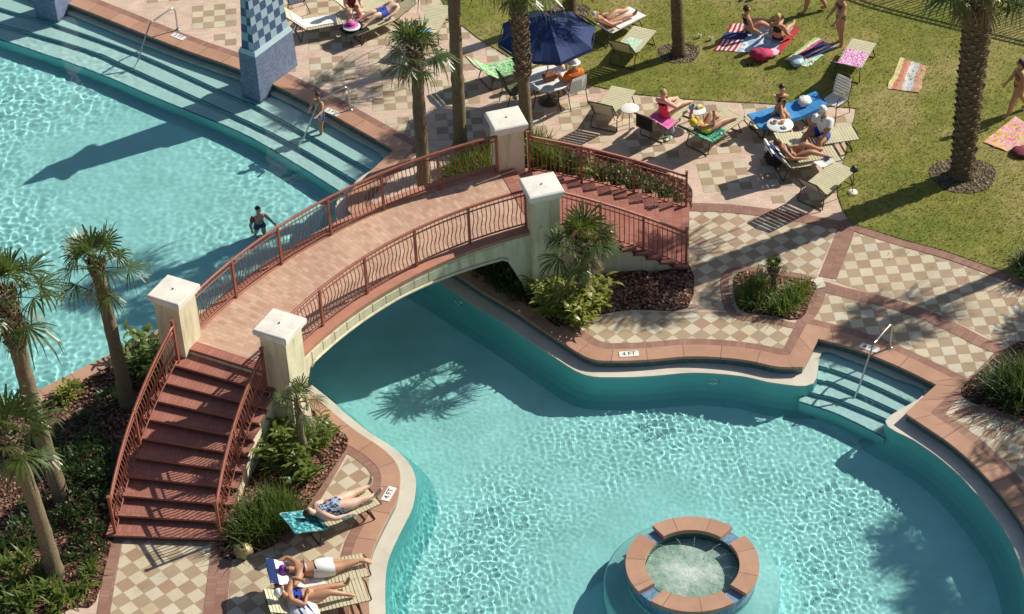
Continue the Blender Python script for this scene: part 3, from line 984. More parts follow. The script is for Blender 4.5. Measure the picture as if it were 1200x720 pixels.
for (t0, t1) in ((TE - .3, TE + 3.2), (TW - 3.2, TW + .3)):
    n = 5; mb = MB()
    for k in range(n):
        a, b = t0 + (t1 - t0) * k / n, t0 + (t1 - t0) * (k + 1) / n
        for rr in (9.38, 12.09): mb.quad(PP(rr, a, -.3), PP(rr, b, -.3), PP(rr, b, 1.5), PP(rr, a, 1.5))
    for t in (t0, t1): mb.quad(PP(9.38, t, -.3), PP(12.09, t, -.3), PP(12.09, t, 1.5), PP(9.38, t, 1.5))
    mb.build('abutment', MT['stucco'], bridge)


def bridge_pillar(r, deg, seed):
    c = PP(r, deg)
    M = Matrix.Rotation(R(deg), 3, 'Z')
    mb = MB(); mb.box(c + Vector((0, 0, 1.32)), (.64, .64, 2.9), M, bev=.012)
    p = mb.build('pillar', MT['stucco'], bridge)
    mb = MB(); mb.box(c + Vector((0, 0, 2.80)), (.72, .72, .07), M, bev=.02)
    mb.box(c + Vector((0, 0, 2.92)), (.83, .83, .15), M, bev=.02)
    n = len(mb.v); h = .38
    for (x, y) in ((-h, -h), (h, -h), (h, h), (-h, h)): mb.v.append(c + M @ Vector((x, y, 2.999)))
    mb.v.append(c + Vector((0, 0, 3.012)))
    for k in range(4): mb.face((n + k, n + (k + 1) % 4, n + 4))
    cap = mb.build('pillar_cap', MT['cap'], p, org=bridge.location)
    mb = MB(); mb.lathe([(.02, 3.0), (.02, 3.03), (.010, 3.035), (0, 3.035)], c + Vector((0, 0, 0)), 8); mb.build('cap_stud', MT['bronze'], cap, org=bridge.location)
    mb = MB()
    for ax in range(4):
        Rm = M @ Matrix.Rotation(ax * PI / 2, 3, 'Z')
        for (y, z, sy, sz) in ((0, .52, .44, .045), (0, .98, .44, .045), (-.2, .75, .045, .42), (.2, .75, .045, .42), (0, .75, .2, .2)):
            mb.box(c + Rm @ Vector((.328, y, z)), (.03, sy, sz), Rm)
    mb.build('panel_frame', MT['stucco'], p, org=bridge.location)


for r, d in ((9.35, 151.6), (12.05, 151.4), (9.37, 105.7), (12.2, 105.5)): bridge_pillar(r, d, 0)


def stairs(t_top, t_bot, ztop, nr, name, label):
    s = thing(name, label, 'staircase', PP(10.7, t_bot), world=True)
    dz = ztop / nr; dt = (t_bot - t_top) / (nr - 1); sg = 1 if dt > 0 else -1
    r0, r1 = 9.44, 12.0
    for k in range(nr):       # k = 0 is the landing nosing on the deck
        z = ztop - k * dz
        a = t_top + (k - 1) * dt - sg * .28 if k > 0 else t_top - sg * 1.6
        b = t_top + k * dt + sg * .28
        mb = MB(); n = 4
        zz = z + (.004 if k == 0 else 0)
        for i in range(n):
            p, q = a + (b - a) * i / n, a + (b - a) * (i + 1) / n
            mb.quad(PP(r0, p, zz), PP(r1, p, zz), PP(r1, q, zz), PP(r0, q, zz), uv=[(r0, R(p) * 10.7), (r1, R(p) * 10.7), (r1, R(q) * 10.7), (r0, R(q) * 10.7)])
            if k > 0 or i > 1:
                for rr in (r0, r1):
                    mb.quad(PP(rr, p, zz), PP(rr, q, zz), PP(rr, q, zz - .06), PP(rr, p, zz - .06), uv=[(0, 0)] * 4)
        bb = t_top + k * dt
        mb.quad(PP(r0, b, zz), PP(r1, b, zz), PP(r1, b, zz - .05), PP(r0, b, zz - .05), uv=[(r0, 0), (r1, 0), (r1, .05), (r0, .05)])
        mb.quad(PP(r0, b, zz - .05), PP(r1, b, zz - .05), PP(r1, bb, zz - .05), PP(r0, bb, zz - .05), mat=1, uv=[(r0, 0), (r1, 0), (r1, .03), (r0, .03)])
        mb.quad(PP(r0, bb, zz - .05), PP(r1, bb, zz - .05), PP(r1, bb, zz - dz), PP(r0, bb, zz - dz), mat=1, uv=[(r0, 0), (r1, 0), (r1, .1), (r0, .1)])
        mb.build('step', [MT['step_brick'], MT['shaded_riser_brick']], s)
    for rr in (9.52, 11.94):
        mb = MB(); n = 24
        for i in range(n):
            p, q = t_top + (t_bot - t_top) * i / n, t_top + (t_bot - t_top) * (i + 1) / n
            zp, zq = ztop * (1 - i / n) - .07, ztop * (1 - (i + 1) / n) - .07
            mb.quad(PP(rr, p, -.05), PP(rr, q, -.05), PP(rr, q, max(-.04, zq)), PP(rr, p, zp))
        mb.build('side_wall', MT['stucco'], s)
    return s


stairs(TW, SW, ZW, 11, 'stairs', 'brick red staircase of shallow treads fanning down to the lower left patio')
stairs(TE, SE_, ZE, 12, 'stairs', 'brick red staircase descending from the bridge to the lounge chairs and big patio')


def railing(r, t0, t1, zf, bays, label, belly=True, newel_end=False, group='oxide red metal railings'):
    s = thing('railing', label, 'railing', PP(r, (t0 + t1) / 2, zf((t0 + t1) / 2)), group=group, world=True)
    n = max(12, int(abs(t1 - t0) * 1.2))
    T = [t0 + (t1 - t0) * k / n for k in range(n + 1)]
    H = 1.02
    for nm, h, rad in (('handrail', H, .034), ('middle_rail', H - .13, .017), ('bottom_rail', .09, .020)):
        mb = MB(); mb.tube([PP(r, t, zf(t) + h) for t in T], rad, 4 if nm != 'handrail' else 6); mb.build(nm, MT['red_paint'], s)
    for k in range(bays + 1):
        t = t0 + (t1 - t0) * k / bays
        top = H + .03 if 0 < k < bays else H + .12
        mb = MB(); mb.box(PP(r, t, zf(t) + top / 2 - .03), (.055, .055, top + .06), Matrix.Rotation(R(t), 3, 'Z'), bev=.006)
        if k in (0, bays): mb.box(PP(r, t, zf(t) + top + .015), (.075, .075, .03), Matrix.Rotation(R(t), 3, 'Z'))
        mb.build('post', MT['red_paint'], s)
    per = R(abs(t1 - t0)) * r / bays
    m = max(4, int(per / .105))
    for k in range(bays):
        mb = MB()
        for i in range(1, m):
            t = t0 + (t1 - t0) * (k + i / m) / bays
            z0 = zf(t)
            if belly:
                pts = [PP(r + (.055 * math.sin(u * PI * 2) * (1.25 - .5 * u) if True else 0), t, z0 + .09 + (H - .22) * u) for u in (0, .15, .3, .45, .6, .75, .9, 1)]
            else:
                pts = [PP(r, t, z0 + .09), PP(r, t, z0 + H - .13)]
            mb.tube(pts, .0135, 4, cap=False)
            mb.tube([PP(r, t, z0 + H - .13), PP(r, t, z0 + H)], .009, 4, cap=False)
        mb.build('baluster_panel', MT['red_paint'], s)
    return s


zW = lambda t: ZW * max(0, (SW - t) / (SW - TW)) + .0
zE = lambda t: ZE * max(0, (t - SE_) / (TE - SE_))
zd = lambda t: zdeck(t) + .03
railing(11.86, TW - 1.9, TE + 1.9, zd, 6, 'long curved red bridge railing on the far side, over the wading pool')
railing(9.58, TW - 2.2, TE + 2.3, zd, 5, 'curved red bridge railing on the near side, above the spa pool')
railing(11.82, TW + 1.9, SW - .1, zW, 2, 'sloping red stair railing beside the palm garden, with bowed balusters')
railing(9.60, TW + 2.2, SW - .1, zW, 2, 'sloping red stair railing on the pool side of the lower left stairs')
railing(11.86, TE - 1.9, SE_ + .1, zE, 3, 'straight picket red stair railing beside the planting under the lounge chairs', belly=False)
railing(9.60, TE - 2.3, SE_ + .1, zE, 3, 'straight picket red stair railing in front of the small fan palm', belly=False)

# ------------------------------------------------------------------ blue tiled piers in the wading pool
def blue_pier(fl, ff, fr, label, top=3.05):
    A, B, C = G(*fl, -.22), G(*ff, -.22), G(*fr, -.22)
    u = Vector((C.x - B.x, C.y - B.y, 0)); w = u.length; u.normalize()
    v = Vector((-u.y, u.x, 0))
    dpt = max(.62, abs((A - B).dot(v)))
    c = B + u * w / 2 + v * dpt / 2; c.z = 0
    s = thing('tiled_pier', label, 'pier', c, group='blue tiled piers at the wading pool edge', world=True)

    def slab(mb, z0, z1, e0, e1, mat=0):
        def ring(z, e): return [c + u * (sx * (w / 2 + e)) + v * (sy * (dpt / 2 + e)) + Vector((0, 0, z)) for sx, sy in ((-1, -1), (1, -1), (1, 1), (-1, 1))]
        a, b = ring(z0, e0), ring(z1, e1)
        for k in range(4):
            j = (k + 1) % 4; L = (a[j] - a[k]).length; d = (L - (b[j] - b[k]).length) / 2
            mb.quad(a[k], a[j], b[j], b[k], mat, [(0, 0), (L, 0), (L - d, z1 - z0), (d, z1 - z0)])
        mb.quad(*b, mat=mat, uv=[(0, 0), (w, 0), (w, dpt), (0, dpt)])
    mb = MB(); slab(mb, FLOORZ, 1.12, .02, -.03); receiver(mb.build('base', MT['navy_mosaic'], s))
    mb = MB(); slab(mb, 1.12, 1.24, -.02, -.07); mb.build('ledge', MT['pale_tile'], s)
    mb = MB(); slab(mb, 1.24, top, -.10, -.20); sh = mb.build('shaft', MT['check_mosaic'], s)
    mb = MB(); slab(mb, top, top + .14, -.06, -.06); slab(mb, top + .14, top + .9, -.22, -.30); mb.build('cap', MT['navy_mosaic'], s)


blue_pier((282, 112.5), (305.5, 119), (350, 85), 'blue tiled pier with chequered shaft standing by the pool steps and wet boy')
blue_pier((42, 18), (68, 24.5), (88, 8), 'blue tiled pier at the upper corner, only its base in sight')

# ------------------------------------------------------------------ spa
spa = thing('spa', 'round raised spa ringed by four terracotta slabs with blue tile spillways', 'spa', (SPAC.x, SPAC.y, 0))
ro, ri = SPAR, SPAR * .705
mb = MB(); n = 64
for (r_, z0, z1, sgn) in ((ro - .06, -.36, .02, 1),):
    for k in range(n):
        a, b = 2 * PI * k / n, 2 * PI * (k + 1) / n
        mb.quad((r_ * math.cos(a), r_ * math.sin(a), z0), (r_ * math.cos(b), r_ * math.sin(b), z0), (r_ * math.cos(b), r_ * math.sin(b), z1), (r_ * math.cos(a), r_ * math.sin(a), z1), uv=[(r_ * a, z0), (r_ * b, z0), (r_ * b, z1), (r_ * a, z1)])
        mb.quad((r_ * math.cos(a), r_ * math.sin(a), .02), (r_ * math.cos(b), r_ * math.sin(b), .02), ((ri + .02) * math.cos(b), (ri + .02) * math.sin(b), .02), ((ri + .02) * math.cos(a), (ri + .02) * math.sin(a), .02), uv=[(r_ * a, 0), (r_ * b, 0), (r_ * b, .3), (r_ * a, .3)])
receiver(mb.build('spa_wall', MT['spa_tile'], spa))
mb = MB()
for k in range(n):
    a, b = 2 * PI * k / n, 2 * PI * (k + 1) / n
    mb.quad(((ri + .02) * math.cos(b), (ri + .02) * math.sin(b), -.6), ((ri + .02) * math.cos(a), (ri + .02) * math.sin(a), -.6), ((ri + .02) * math.cos(a), (ri + .02) * math.sin(a), .03), ((ri + .02) * math.cos(b), (ri + .02) * math.sin(b), .03), uv=[(b, -.6), (a, -.6), (a, .2), (b, .2)])
mb.build('inner_wall', MT['spa_green'], spa)
for q in range(4):
    a0, a1 = R(40 + 90 * q + 7.5), R(130 + 90 * q - 7.5)
    mb = MB(); k_ = 14
    for k in range(k_):
        a, b = a0 + (a1 - a0) * k / k_, a0 + (a1 - a0) * (k + 1) / k_
        P4 = lambda r, t, z: Vector((r * math.cos(t), r * math.sin(t), z))
        z0, z1 = .03, .13
        mb.quad(P4(ri, a, z1), P4(ro, a, z1), P4(ro, b, z1), P4(ri, b, z1), uv=[(a * 1.15 * 1.2, 0), (a * 1.15 * 1.2, .4), (b * 1.15 * 1.2, .4), (b * 1.15 * 1.2, 0)])
        mb.quad(P4(ro, a, z0), P4(ro, b, z0), P4(ro, b, z1), P4(ro, a, z1), uv=[(.3, 0)] * 4)
        mb.quad(P4(ri, b, z0), P4(ri, a, z0), P4(ri, a, z1), P4(ri, b, z1), uv=[(.3, 0)] * 4)
    for t in (a0, a1): mb.quad(P4(ri, t, z0), P4(ro, t, z0), P4(ro, t, z1), P4(ri, t, z1), uv=[(.3, 0)] * 4)
    mb.build('rim_slab', MT['coping'], spa)
m, nt, b = newmat('spa_foam_water'); nn = N(nt)
v_ = nn.coords('Object')
ln_ = nn.add('ShaderNodeVectorMath', operation='LENGTH'); nn.link(v_, ln_.inputs[0])
fo_ = nn.math('SUBTRACT', nn.noise(v_, 2.6, 7, .68), nn.math('MULTIPLY', ln_.outputs['Value'], .30))
nn.link(nn.ramp(fo_, [(.10, (.16, .28, .22)), (.27, (.28, .40, .33)), (.42, (.44, .54, .47)), (.56, (.60, .67, .62))]), b.inputs['Base Color'])
b.inputs['Roughness'].default_value = .12; nn.bump(nn.noise(v_, 7, 4, .6), b, .5, .06)
mb = MB(); mb.disc((0, 0, -.12), ri + .01, 48); mb.build('spa_water', m, spa)
m, nt, b = newmat('water_jet'); b.inputs['Base Color'].default_value = (.8, .9, .9, 1); b.inputs['Roughness'].default_value = .1
mb = MB(); rnd = random.Random(4)
for k in range(14):
    a = 2 * PI * k / 14 + rnd.uniform(-.1, .1); L = rnd.uniform(.35, .6)
    for u in range(9):
        f = u / 8; rr = ri - L * f
        mb.ell((rr * math.cos(a), rr * math.sin(a), -.06 + .8 * f * (1 - f) * L), (.009, .009, .009), None, 5, 3)
mb.build('spray', m, spa)['kind'] = 'stuff'
mb = MB()
mb.lathe([(ro - .06, -.36), (ro - .05, -.50), (ro + .40, -.52), (ro + .45, -.56), (ro + .45, FLOORZ)], (0, 0, 0), 48)
receiver(mb.build('bench', MT['plaster'], spa))

# ------------------------------------------------------------------ palms and plants
def fan_leaf(mb, o, d, up, plen, blen, rnd, mat=0, stem=1, nl=18, span=112, droop=.35):
    """one costapalmate leaf: petiole from o along d, then a fan of narrow leaflets"""
    d = d.normalized(); side = d.cross(up)
    if side.length < .05: side = d.orthogonal()
    side.normalize(); nrm = side.cross(d).normalized()
    tip = o + d * plen
    sag = Vector((0, 0, -1))
    mid = o + d * plen * .5 + nrm * plen * .04
    mb.tube([o, mid, tip], [.016, .012, .009], 4, stem, cap=False)
    for k in range(nl):
        f = (k + .5) / nl * 2 - 1
        a = R(span) * f * (1 + .04 * rnd.uniform(-1, 1))
        L = blen * (1 - .30 * abs(f) ** 2) * rnd.uniform(.72, 1.12)
        dirv = d * math.cos(a) + side * math.sin(a) + nrm * (.22 * (1 - abs(f)) - .10 + rnd.uniform(-.13, .13))
        dirv.normalize()
        w = L * .040
        wd = dirv.cross(nrm).normalized()
        p0 = tip + dirv * .02
        p1 = p0 + dirv * L * .5 + sag * L * droop * .10
        p2 = p0 + dirv * L * .82 + sag * L * droop * .36
        p3 = p0 + dirv * L * .98 + sag * L * droop * (.75 + rnd.uniform(0, .4))
        b = len(mb.v)
        lift = nrm * w * .5
        for p, ww in ((p0, .25), (p1, 1.0), (p2, .62)):
            mb.v += [p - wd * w * ww, p + wd * w * ww]
        mb.v.append(p3)
        mb.face((b, b + 1, b + 3, b + 2), mat); mb.face((b + 2, b + 3, b + 5, b + 4), mat); mb.face((b + 4, b + 5, b + 6), mat)


def palm(name, label, base, top, r0, r1, crown=1.0, leaves=26, seed=1, boots=0.0, dry=5, group=None, bow=.15, bark='bark', frond_min=-.45):
    rnd = random.Random(seed)
    t = thing(name, label, 'palm tree', base, group=group)
    A = Vector((0, 0, -.05)); B = Vector(top) - Vector(base)
    axis = B.normalized(); sd = Vector((rnd.uniform(-1, 1), rnd.uniform(-1, 1), 0)) * bow
    mb = MB(); pts, rr = [], []
    n = max(10, int(B.length / .16))
    for i in range(n + 1):
        f = i / n
        p = A.lerp(B, f) + sd * math.sin(PI * f) * .5
        flare = .35 * math.exp(-f * B.length / .25)
        pts.append(p); rr.append((r0 + (r1 - r0) * f) * (1 + flare) * (1 + .035 * math.sin(i * 2.1) + .03 * rnd.uniform(-1, 1)))
    nn = 12
    bv = len(mb.v); mb.tube(pts, rr, nn, 0)
    for i in range(bv, len(mb.v)):
        p = mb.v[i]; mb.v[i] = p + (p - pts[min(n, (i - bv) // nn)]) * .10 * noise.noise(p * 4)
    mb.build('trunk', MT[bark], t)
    if boots > 0:
        mb = MB(); Lb = boots
        k = 0; a = 0.0; h = 0.0
        while h < Lb:
            f = 1 - h / B.length; p = A.lerp(B, f) + sd * math.sin(PI * f) * .5; rad = r0 + (r1 - r0) * f
            dv = Vector((math.cos(a), math.sin(a), 0))
            s = rnd.uniform(.8, 1.25)
            up_ = (axis * .85 + dv * .55).normalized(); wv = dv.cross(axis).normalized()
            root = p + dv * rad * .75
            ln = .17 * s
            b = len(mb.v)
            mb.v += [root - wv * .07 * s, root + wv * .07 * s, root + up_ * ln + wv * .035 * s, root + up_ * ln - wv * .035 * s,
                     root + dv * .05 - wv * .05, root + dv * .05 + wv * .05, root + up_ * ln + dv * .03 + wv * .025, root + up_ * ln + dv * .03 - wv * .025]
            for q in ((4, 5, 6, 7), (0, 4, 7, 3), (1, 2, 6, 5), (3, 7, 6, 2)): mb.face([b + j for j in q])
            a += 2.39996; h += .017 * (1.4 if B.length < 3 else 1)
        mb.build('old_leaf_bases', MT['boot'], t)
    mb = MB(); a = rnd.uniform(0, 6)
    for i in range(leaves):
        f = i / leaves
        el = R(84 - 100 * f ** .9 + rnd.uniform(-14, 14))
        a += 2.39996 + rnd.uniform(-.2, .2)
        d = Vector((math.cos(a) * math.cos(el), math.sin(a) * math.cos(el), math.sin(el)))
        if d.z < frond_min: continue
        o = B + axis * (-.28 * f + .05) * min(1, crown) + Vector((d.x, d.y, 0)) * r1 * .5
        fan_leaf(mb, o, d, Vector((0, 0, 1)), crown * (.34 + .28 * f) * rnd.uniform(.75, 1.2), crown * (.62 + .08 * math.sin(i)) * rnd.uniform(.78, 1.12), rnd, 0, 1, droop=.2 + .75 * f * rnd.uniform(.6, 1.3))
    mb.build('crown', [MT['palm_leaf'], MT['olive']], t)
    if dry:
        mb = MB()
        for i in range(dry):
            a = rnd.uniform(0, 2 * PI); el = R(rnd.uniform(-75, -45))
            d = Vector((math.cos(a) * math.cos(el), math.sin(a) * math.cos(el), math.sin(el)))
            fan_leaf(mb, B - axis * .32 * min(1, crown) + Vector((d.x, d.y, 0)) * r1, d, Vector((0, 0, 1)), crown * .3, crown * .42, rnd, 0, 1, nl=12, span=60, droop=.3)
        mb.build('dry_fronds', [MT['palm_dry'], MT['palm_dry']], t)
    return t


def gp(px, py, z=.02): return G(px, py, z)


b_ = gp(498, 226); palm('palm_tree', 'slim palm tree rising behind the bridge railing with a small ragged crown over the patio', b_, above(b_, 487, 58), .165, .15, .90, 18, 11, .55, 7, bow=.1)
b_ = gp(540, 172); palm('palm_tree', 'bare palm trunk behind the far bridge railing, its crown above the photo', b_, above(b_, 529, -62), .17, .15, 1.1, 26, 12, .0, 5, bow=.12)
b_ = gp(619, 166); palm('palm_tree', 'palm tree with shaggy leaf bases standing between the bridge pillar and the navy umbrella', b_, above(b_, 605, -30), .15, .18, 1.0, 24, 13, 3.0, 3, bow=.05)
b_ = gp(796, 64); palm('palm_tree', 'thin palm trunk in a small bark ring on the lawn, beside the flag towel', b_, above(b_, 791, -140), .17, .15, 1.1, 26, 14, 0, 4, bark='bark_dark', bow=.1)
b_ = gp(667, 18); palm('palm_tree', 'thin palm trunk at the top edge behind the navy umbrella', b_, above(b_, 663, -172), .19, .16, 1.1, 24, 15, 0, 4, bark='bark_dark', bow=.1)
b_ = gp(1127, 206); palm('palm_tree', 'thick shaggy palm tree in a bark ring on the right of the lawn', b_, above(b_, 1152, -36), .26, .36, 1.5, 32, 16, 6.0, 6, bark='bark_dark', bow=.05, frond_min=-.3)
b_ = gp(150, 474); palm('palm_tree', 'palm tree with a small tuft of leaves between the pool coping and the stairs', b_, above(b_, 112, 308), .165, .13, .98, 20, 17, .35, 4, bow=.12)
b_ = gp(74, 588); palm('palm_tree', 'tall palm tree at the left edge with a shaggy brown neck', b_, above(b_, 6, 343), .17, .17, 1.2, 22, 18, 1.5, 6, bow=.25)
b_ = gp(64, 670); palm('palm_tree', 'shorter palm tree at the left edge spreading fronds below its taller neighbour', b_, above(b_, 10, 508), .17, .15, 1.1, 18, 19, .5, 4, bow=.2)
b_ = gp(688, 362); palm('palm_tree', 'small fan palm with drooping leaves in front of the tall right pillar', b_, above(b_, 681, 283), .10, .11, .92, 26, 20, .5, 9, bow=.03)
b_ = gp(362, 543); palm('palm_tree', 'little leaning palm tree with few leaves beside the near left pillar', b_, above(b_, 348, 468), .085, .07, .52, 16, 21, .0, 8, bow=.15)
b_ = gp(906, 342); palm('palm_tree', 'tiny spindly palm in the small bordered planter', b_, above(b_, 906, 312), .07, .06, .42, 9, 22, .3, 1, bow=.05)
# trees beyond the right edge of the photo; only their shadows fall into it
for i, (px, py, z, h, cr) in enumerate(((1035, 382, 0, 6.2, 1.0), (1092, 640, -.9, 6.4, 1.4), (1135, 690, -.9, 6.8, 1.5), (1240, 388, 0, 4.0, 1.3))):
    s_ = G(px, py, z); k = (h - z) / math.tan(SUN_EL)
    P = Vector((s_.x + math.cos(SUN_AZ) * k, s_.y + math.sin(SUN_AZ) * k, 0))
    palm('palm_tree', 'palm tree growing outside the edge of the photo', P, P + Vector((.1, .1, h)), .2, .18, cr, 40 if i == 0 else 26, 40 + i, 0, 3, group='palms outside the photo')


def clump(name, label, base, kind, size=1.0, seed=0, group=None, mat='strap_leaf'):
    """a low plant: strap = arching broad blades, grass = many fine blades, shrub = leafy twigs"""
    rnd = random.Random(seed); t = thing(name, label, 'plant', base, rnd.uniform(0, 6), group)
    mb = MB()

    def blade(o, d, L, w, bend, seg=4):
        d = d.normalized(); sd = d.cross(Vector((0, 0, 1)))
        if sd.length < .05: sd = Vector((1, 0, 0))
        sd.normalize(); p = Vector(o); b = len(mb.v)
        for i in range(seg + 1):
            f = i / seg; ww = w * (math.sin(PI * min(1, .22 + .78 * f)) if f < 1 else 0)
            if i == seg: mb.v.append(p.copy())
            else: mb.v += [p - sd * ww, p + sd * ww]
            d = (d + Vector((0, 0, -bend / seg))).normalized(); p = p + d * L / seg
        for i in range(seg - 1): mb.face((b + 2 * i, b + 2 * i + 1, b + 2 * i + 3, b + 2 * i + 2))
        mb.face((b + 2 * seg - 2, b + 2 * seg - 1, b + 2 * seg))
    if kind == 'strap':
        for i in range(int(38 * size ** .5)):
            a = rnd.uniform(0, 2 * PI); el = R(rnd.uniform(28, 85))
            d = Vector((math.cos(a) * math.cos(el), math.sin(a) * math.cos(el), math.sin(el)))
            blade((rnd.gauss(0, .10) * size, rnd.gauss(0, .10) * size, 0), d, rnd.uniform(.40, .75) * size, .030 * size, rnd.uniform(.7, 1.6))
    elif kind == 'ginger':
        for i in range(int(13 * size ** .5)):
            a = rnd.uniform(0, 2 * PI); el = R(rnd.uniform(45, 85)); L = rnd.uniform(.45, .85) * size
            d = Vector((math.cos(a) * math.cos(el), math.sin(a) * math.cos(el), math.sin(el))); o = Vector((rnd.gauss(0, .14), rnd.gauss(0, .14), 0)) * size
            mb.tube([o, o + d * L * .6, o + d * L], .008, 3, 0, False)
            for k in range(7):
                f = .25 + .75 * k / 6; aa = a + (PI / 2 if k % 2 else -PI / 2) + rnd.uniform(-.5, .5)
                dd = (Vector((math.cos(aa), math.sin(aa), .5)) + d * .7)
                blade(o + d * L * f, dd, .32 * size, .042 * size, rnd.uniform(.6, 1.2), 3)
    elif kind == 'grass':
        for i in range(int(150 * size)):
            a = rnd.uniform(0, 2 * PI); el = R(rnd.uniform(45, 88))
            d = Vector((math.cos(a) * math.cos(el), math.sin(a) * math.cos(el), math.sin(el)))
            blade((rnd.gauss(0, .13) * size, rnd.gauss(0, .13) * size, 0), d, rnd.uniform(.35, .78) * size ** .7, .011, rnd.uniform(.4, 1.3), 3)
    elif kind == 'shrub':
        for i in range(int(150 * size)):
            a = rnd.uniform(0, 2 * PI); el = math.asin(rnd.uniform(.0, 1)); rr = rnd.uniform(.3, 1) ** .5 * .36 * size
            u = Vector((math.cos(a) * math.cos(el), math.sin(a) * math.cos(el), math.sin(el) * 1.05))
            o = u * rr * (1 + .35 * noise.noise(u * 2 + Vector((seed, 0, 0))))
            dd = (u + Vector((rnd.uniform(-1, 1), rnd.uniform(-1, 1), rnd.uniform(-.3, 1))) * .8)
            blade(o, dd, rnd.uniform(.09, .17) * size ** .5, .03 * size ** .4, rnd.uniform(.2, 1), 2)
        for i in range(9):
            a = rnd.uniform(0, 2 * PI); u = Vector((math.cos(a) * .5, math.sin(a) * .5, .8)) * .33 * size
            mb.tube([(0, 0, 0), u], .008, 3, 0, False)
    mb.build('foliage', MT[mat], t)
    return t


PL = [
    # px, py, kind, size, mat, label, group
    ('broad leaved yellow green shrub beside the palm and the far left pillar', 'broad leaved shrubs by the far left pillar', 'ginger', 'strap_leaf',
     [(170, 425, 1.05), (182, 410, 1.0), (163, 440, .9), (177, 438, 1.0)]),
    ('bright yellow green shrub against the coping at the left edge', 'bright shrubs against the coping', 'shrub', 'gold_leaf', [(84, 462, .9), (74, 470, .7)]),
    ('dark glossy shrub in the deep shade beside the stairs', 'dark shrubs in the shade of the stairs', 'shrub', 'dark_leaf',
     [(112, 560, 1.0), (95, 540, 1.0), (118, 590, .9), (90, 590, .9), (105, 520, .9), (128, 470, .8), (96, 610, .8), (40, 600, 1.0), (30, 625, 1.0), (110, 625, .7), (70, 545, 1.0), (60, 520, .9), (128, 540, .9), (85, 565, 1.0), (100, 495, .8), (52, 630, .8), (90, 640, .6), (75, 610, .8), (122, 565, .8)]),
    ('fresh green arching strap leaf plant in the garden at the lower left corner', 'strap leaf plants in the lower left garden', 'strap', 'strap_leaf',
     [(28, 658, .8), (22, 685, .85), (45, 695, .9), (62, 690, .8), (80, 700, .85), (98, 690, .8), (106, 672, .7), (66, 712, .8), (30, 712, .9), (8, 705, .9), (12, 668, .8), (48, 672, .7)]),
    ('small bluish green tuft on the bark by the lower left patio edge', 'bluish tufts by the patio edge', 'strap', 'dark_leaf', [(106, 652, .7), (82, 655, .6), (20, 638, .8), (5, 645, .8), (120, 640, .4)]),
    ('light green broad leaved plant between the near left pillar and the little palm', 'light green plants at the near left pillar', 'ginger', 'strap_leaf',
     [(330, 520, 1.0), (345, 535, 1.05), (318, 540, .95), (372, 528, .8), (380, 515, .75), (340, 556, .9), (358, 560, .8), (330, 505, .8)]),
    ('dark green clump of tall grass beside the sunbather on the teal towel', 'tall grass clumps beside the lower sunbathers', 'grass', 'grass_leaf',
     [(290, 615, 1.25), (310, 605, 1.3), (328, 600, 1.2), (300, 630, 1.2), (322, 622, 1.2), (283, 632, .9), (340, 610, 1.0)]),
    ('yellow striped leafy plant at the foot of the tall right pillar', 'yellow striped plants by the right pillar', 'ginger', 'gold_leaf',
     [(637, 362, .95), (652, 368, 1.0), (668, 374, 1.0), (690, 368, 1.05), (680, 380, .9), (644, 350, .9), (702, 362, .8), (660, 356, .9)]),
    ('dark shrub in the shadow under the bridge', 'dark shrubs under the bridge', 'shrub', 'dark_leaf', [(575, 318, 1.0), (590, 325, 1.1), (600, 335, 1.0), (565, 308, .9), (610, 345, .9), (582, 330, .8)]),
    ('spiky grass plant behind the far bridge railing next to the palm', 'spiky grass behind the bridge railing', 'grass', 'strap_leaf',
     [(542, 200, .95), (554, 194, 1.0), (566, 190, 1.0), (574, 202, .9), (530, 208, .8), (558, 206, .9), (545, 212, .8)]),
    ('spiky grass plant behind the straight stair railing near the pillar', 'spiky grass behind the stair railing', 'grass', 'strap_leaf', [(628, 186, 1.0), (640, 190, 1.0), (652, 192, .9), (636, 176, .9), (624, 172, .8)]),
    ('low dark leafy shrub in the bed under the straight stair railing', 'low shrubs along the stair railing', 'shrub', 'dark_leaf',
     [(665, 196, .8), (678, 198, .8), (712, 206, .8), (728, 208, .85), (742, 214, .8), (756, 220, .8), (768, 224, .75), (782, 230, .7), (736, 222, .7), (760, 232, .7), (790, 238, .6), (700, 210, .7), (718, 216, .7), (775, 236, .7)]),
    ('bright yellow green rosette in the bed under the stair railing', None, 'strap', 'gold_leaf', [(694, 206, .75)]),
    ('dark grassy clump in the small bordered planter', 'grass clumps in the small planter', 'grass', 'grass_leaf', [(878, 346, .72), (888, 357, .75), (898, 351, .7), (884, 339, .7), (908, 363, .6), (874, 357, .6), (892, 334, .55)]),
    ('yellowish strappy tuft at the sunny corner of the small planter', 'yellowish tufts in the small planter', 'grass', 'strap_leaf', [(922, 361, .68), (932, 352, .7), (941, 342, .62), (925, 345, .55), (915, 368, .5)]),
    ('big dark bush of long narrow leaves at the right edge of the patio', 'big dark bushes at the right edge', 'grass', 'dark_leaf', [(1182, 460, 1.5), (1197, 466, 1.6), (1170, 454, 1.2), (1210, 452, 1.6), (1194, 446, 1.3), (1215, 478, 1.6)]),
    ('shaded clump of grass where the lawn meets the right edge', 'shaded clumps at the lawn edge', 'grass', 'dark_leaf', [(1203, 318, .8), (1210, 326, .9), (1208, 306, .8)]),
]
k = 0
for label, grp, kind, mt, spots in PL:
    for (px, py, s) in spots:
        k += 1
        clump({'strap': 'strap_leaf_plant', 'ginger': 'ginger_plant', 'grass': 'grass_clump', 'shrub': 'shrub'}[kind], label, gp(px, py, .03), kind, s, 100 + k, grp, mt)

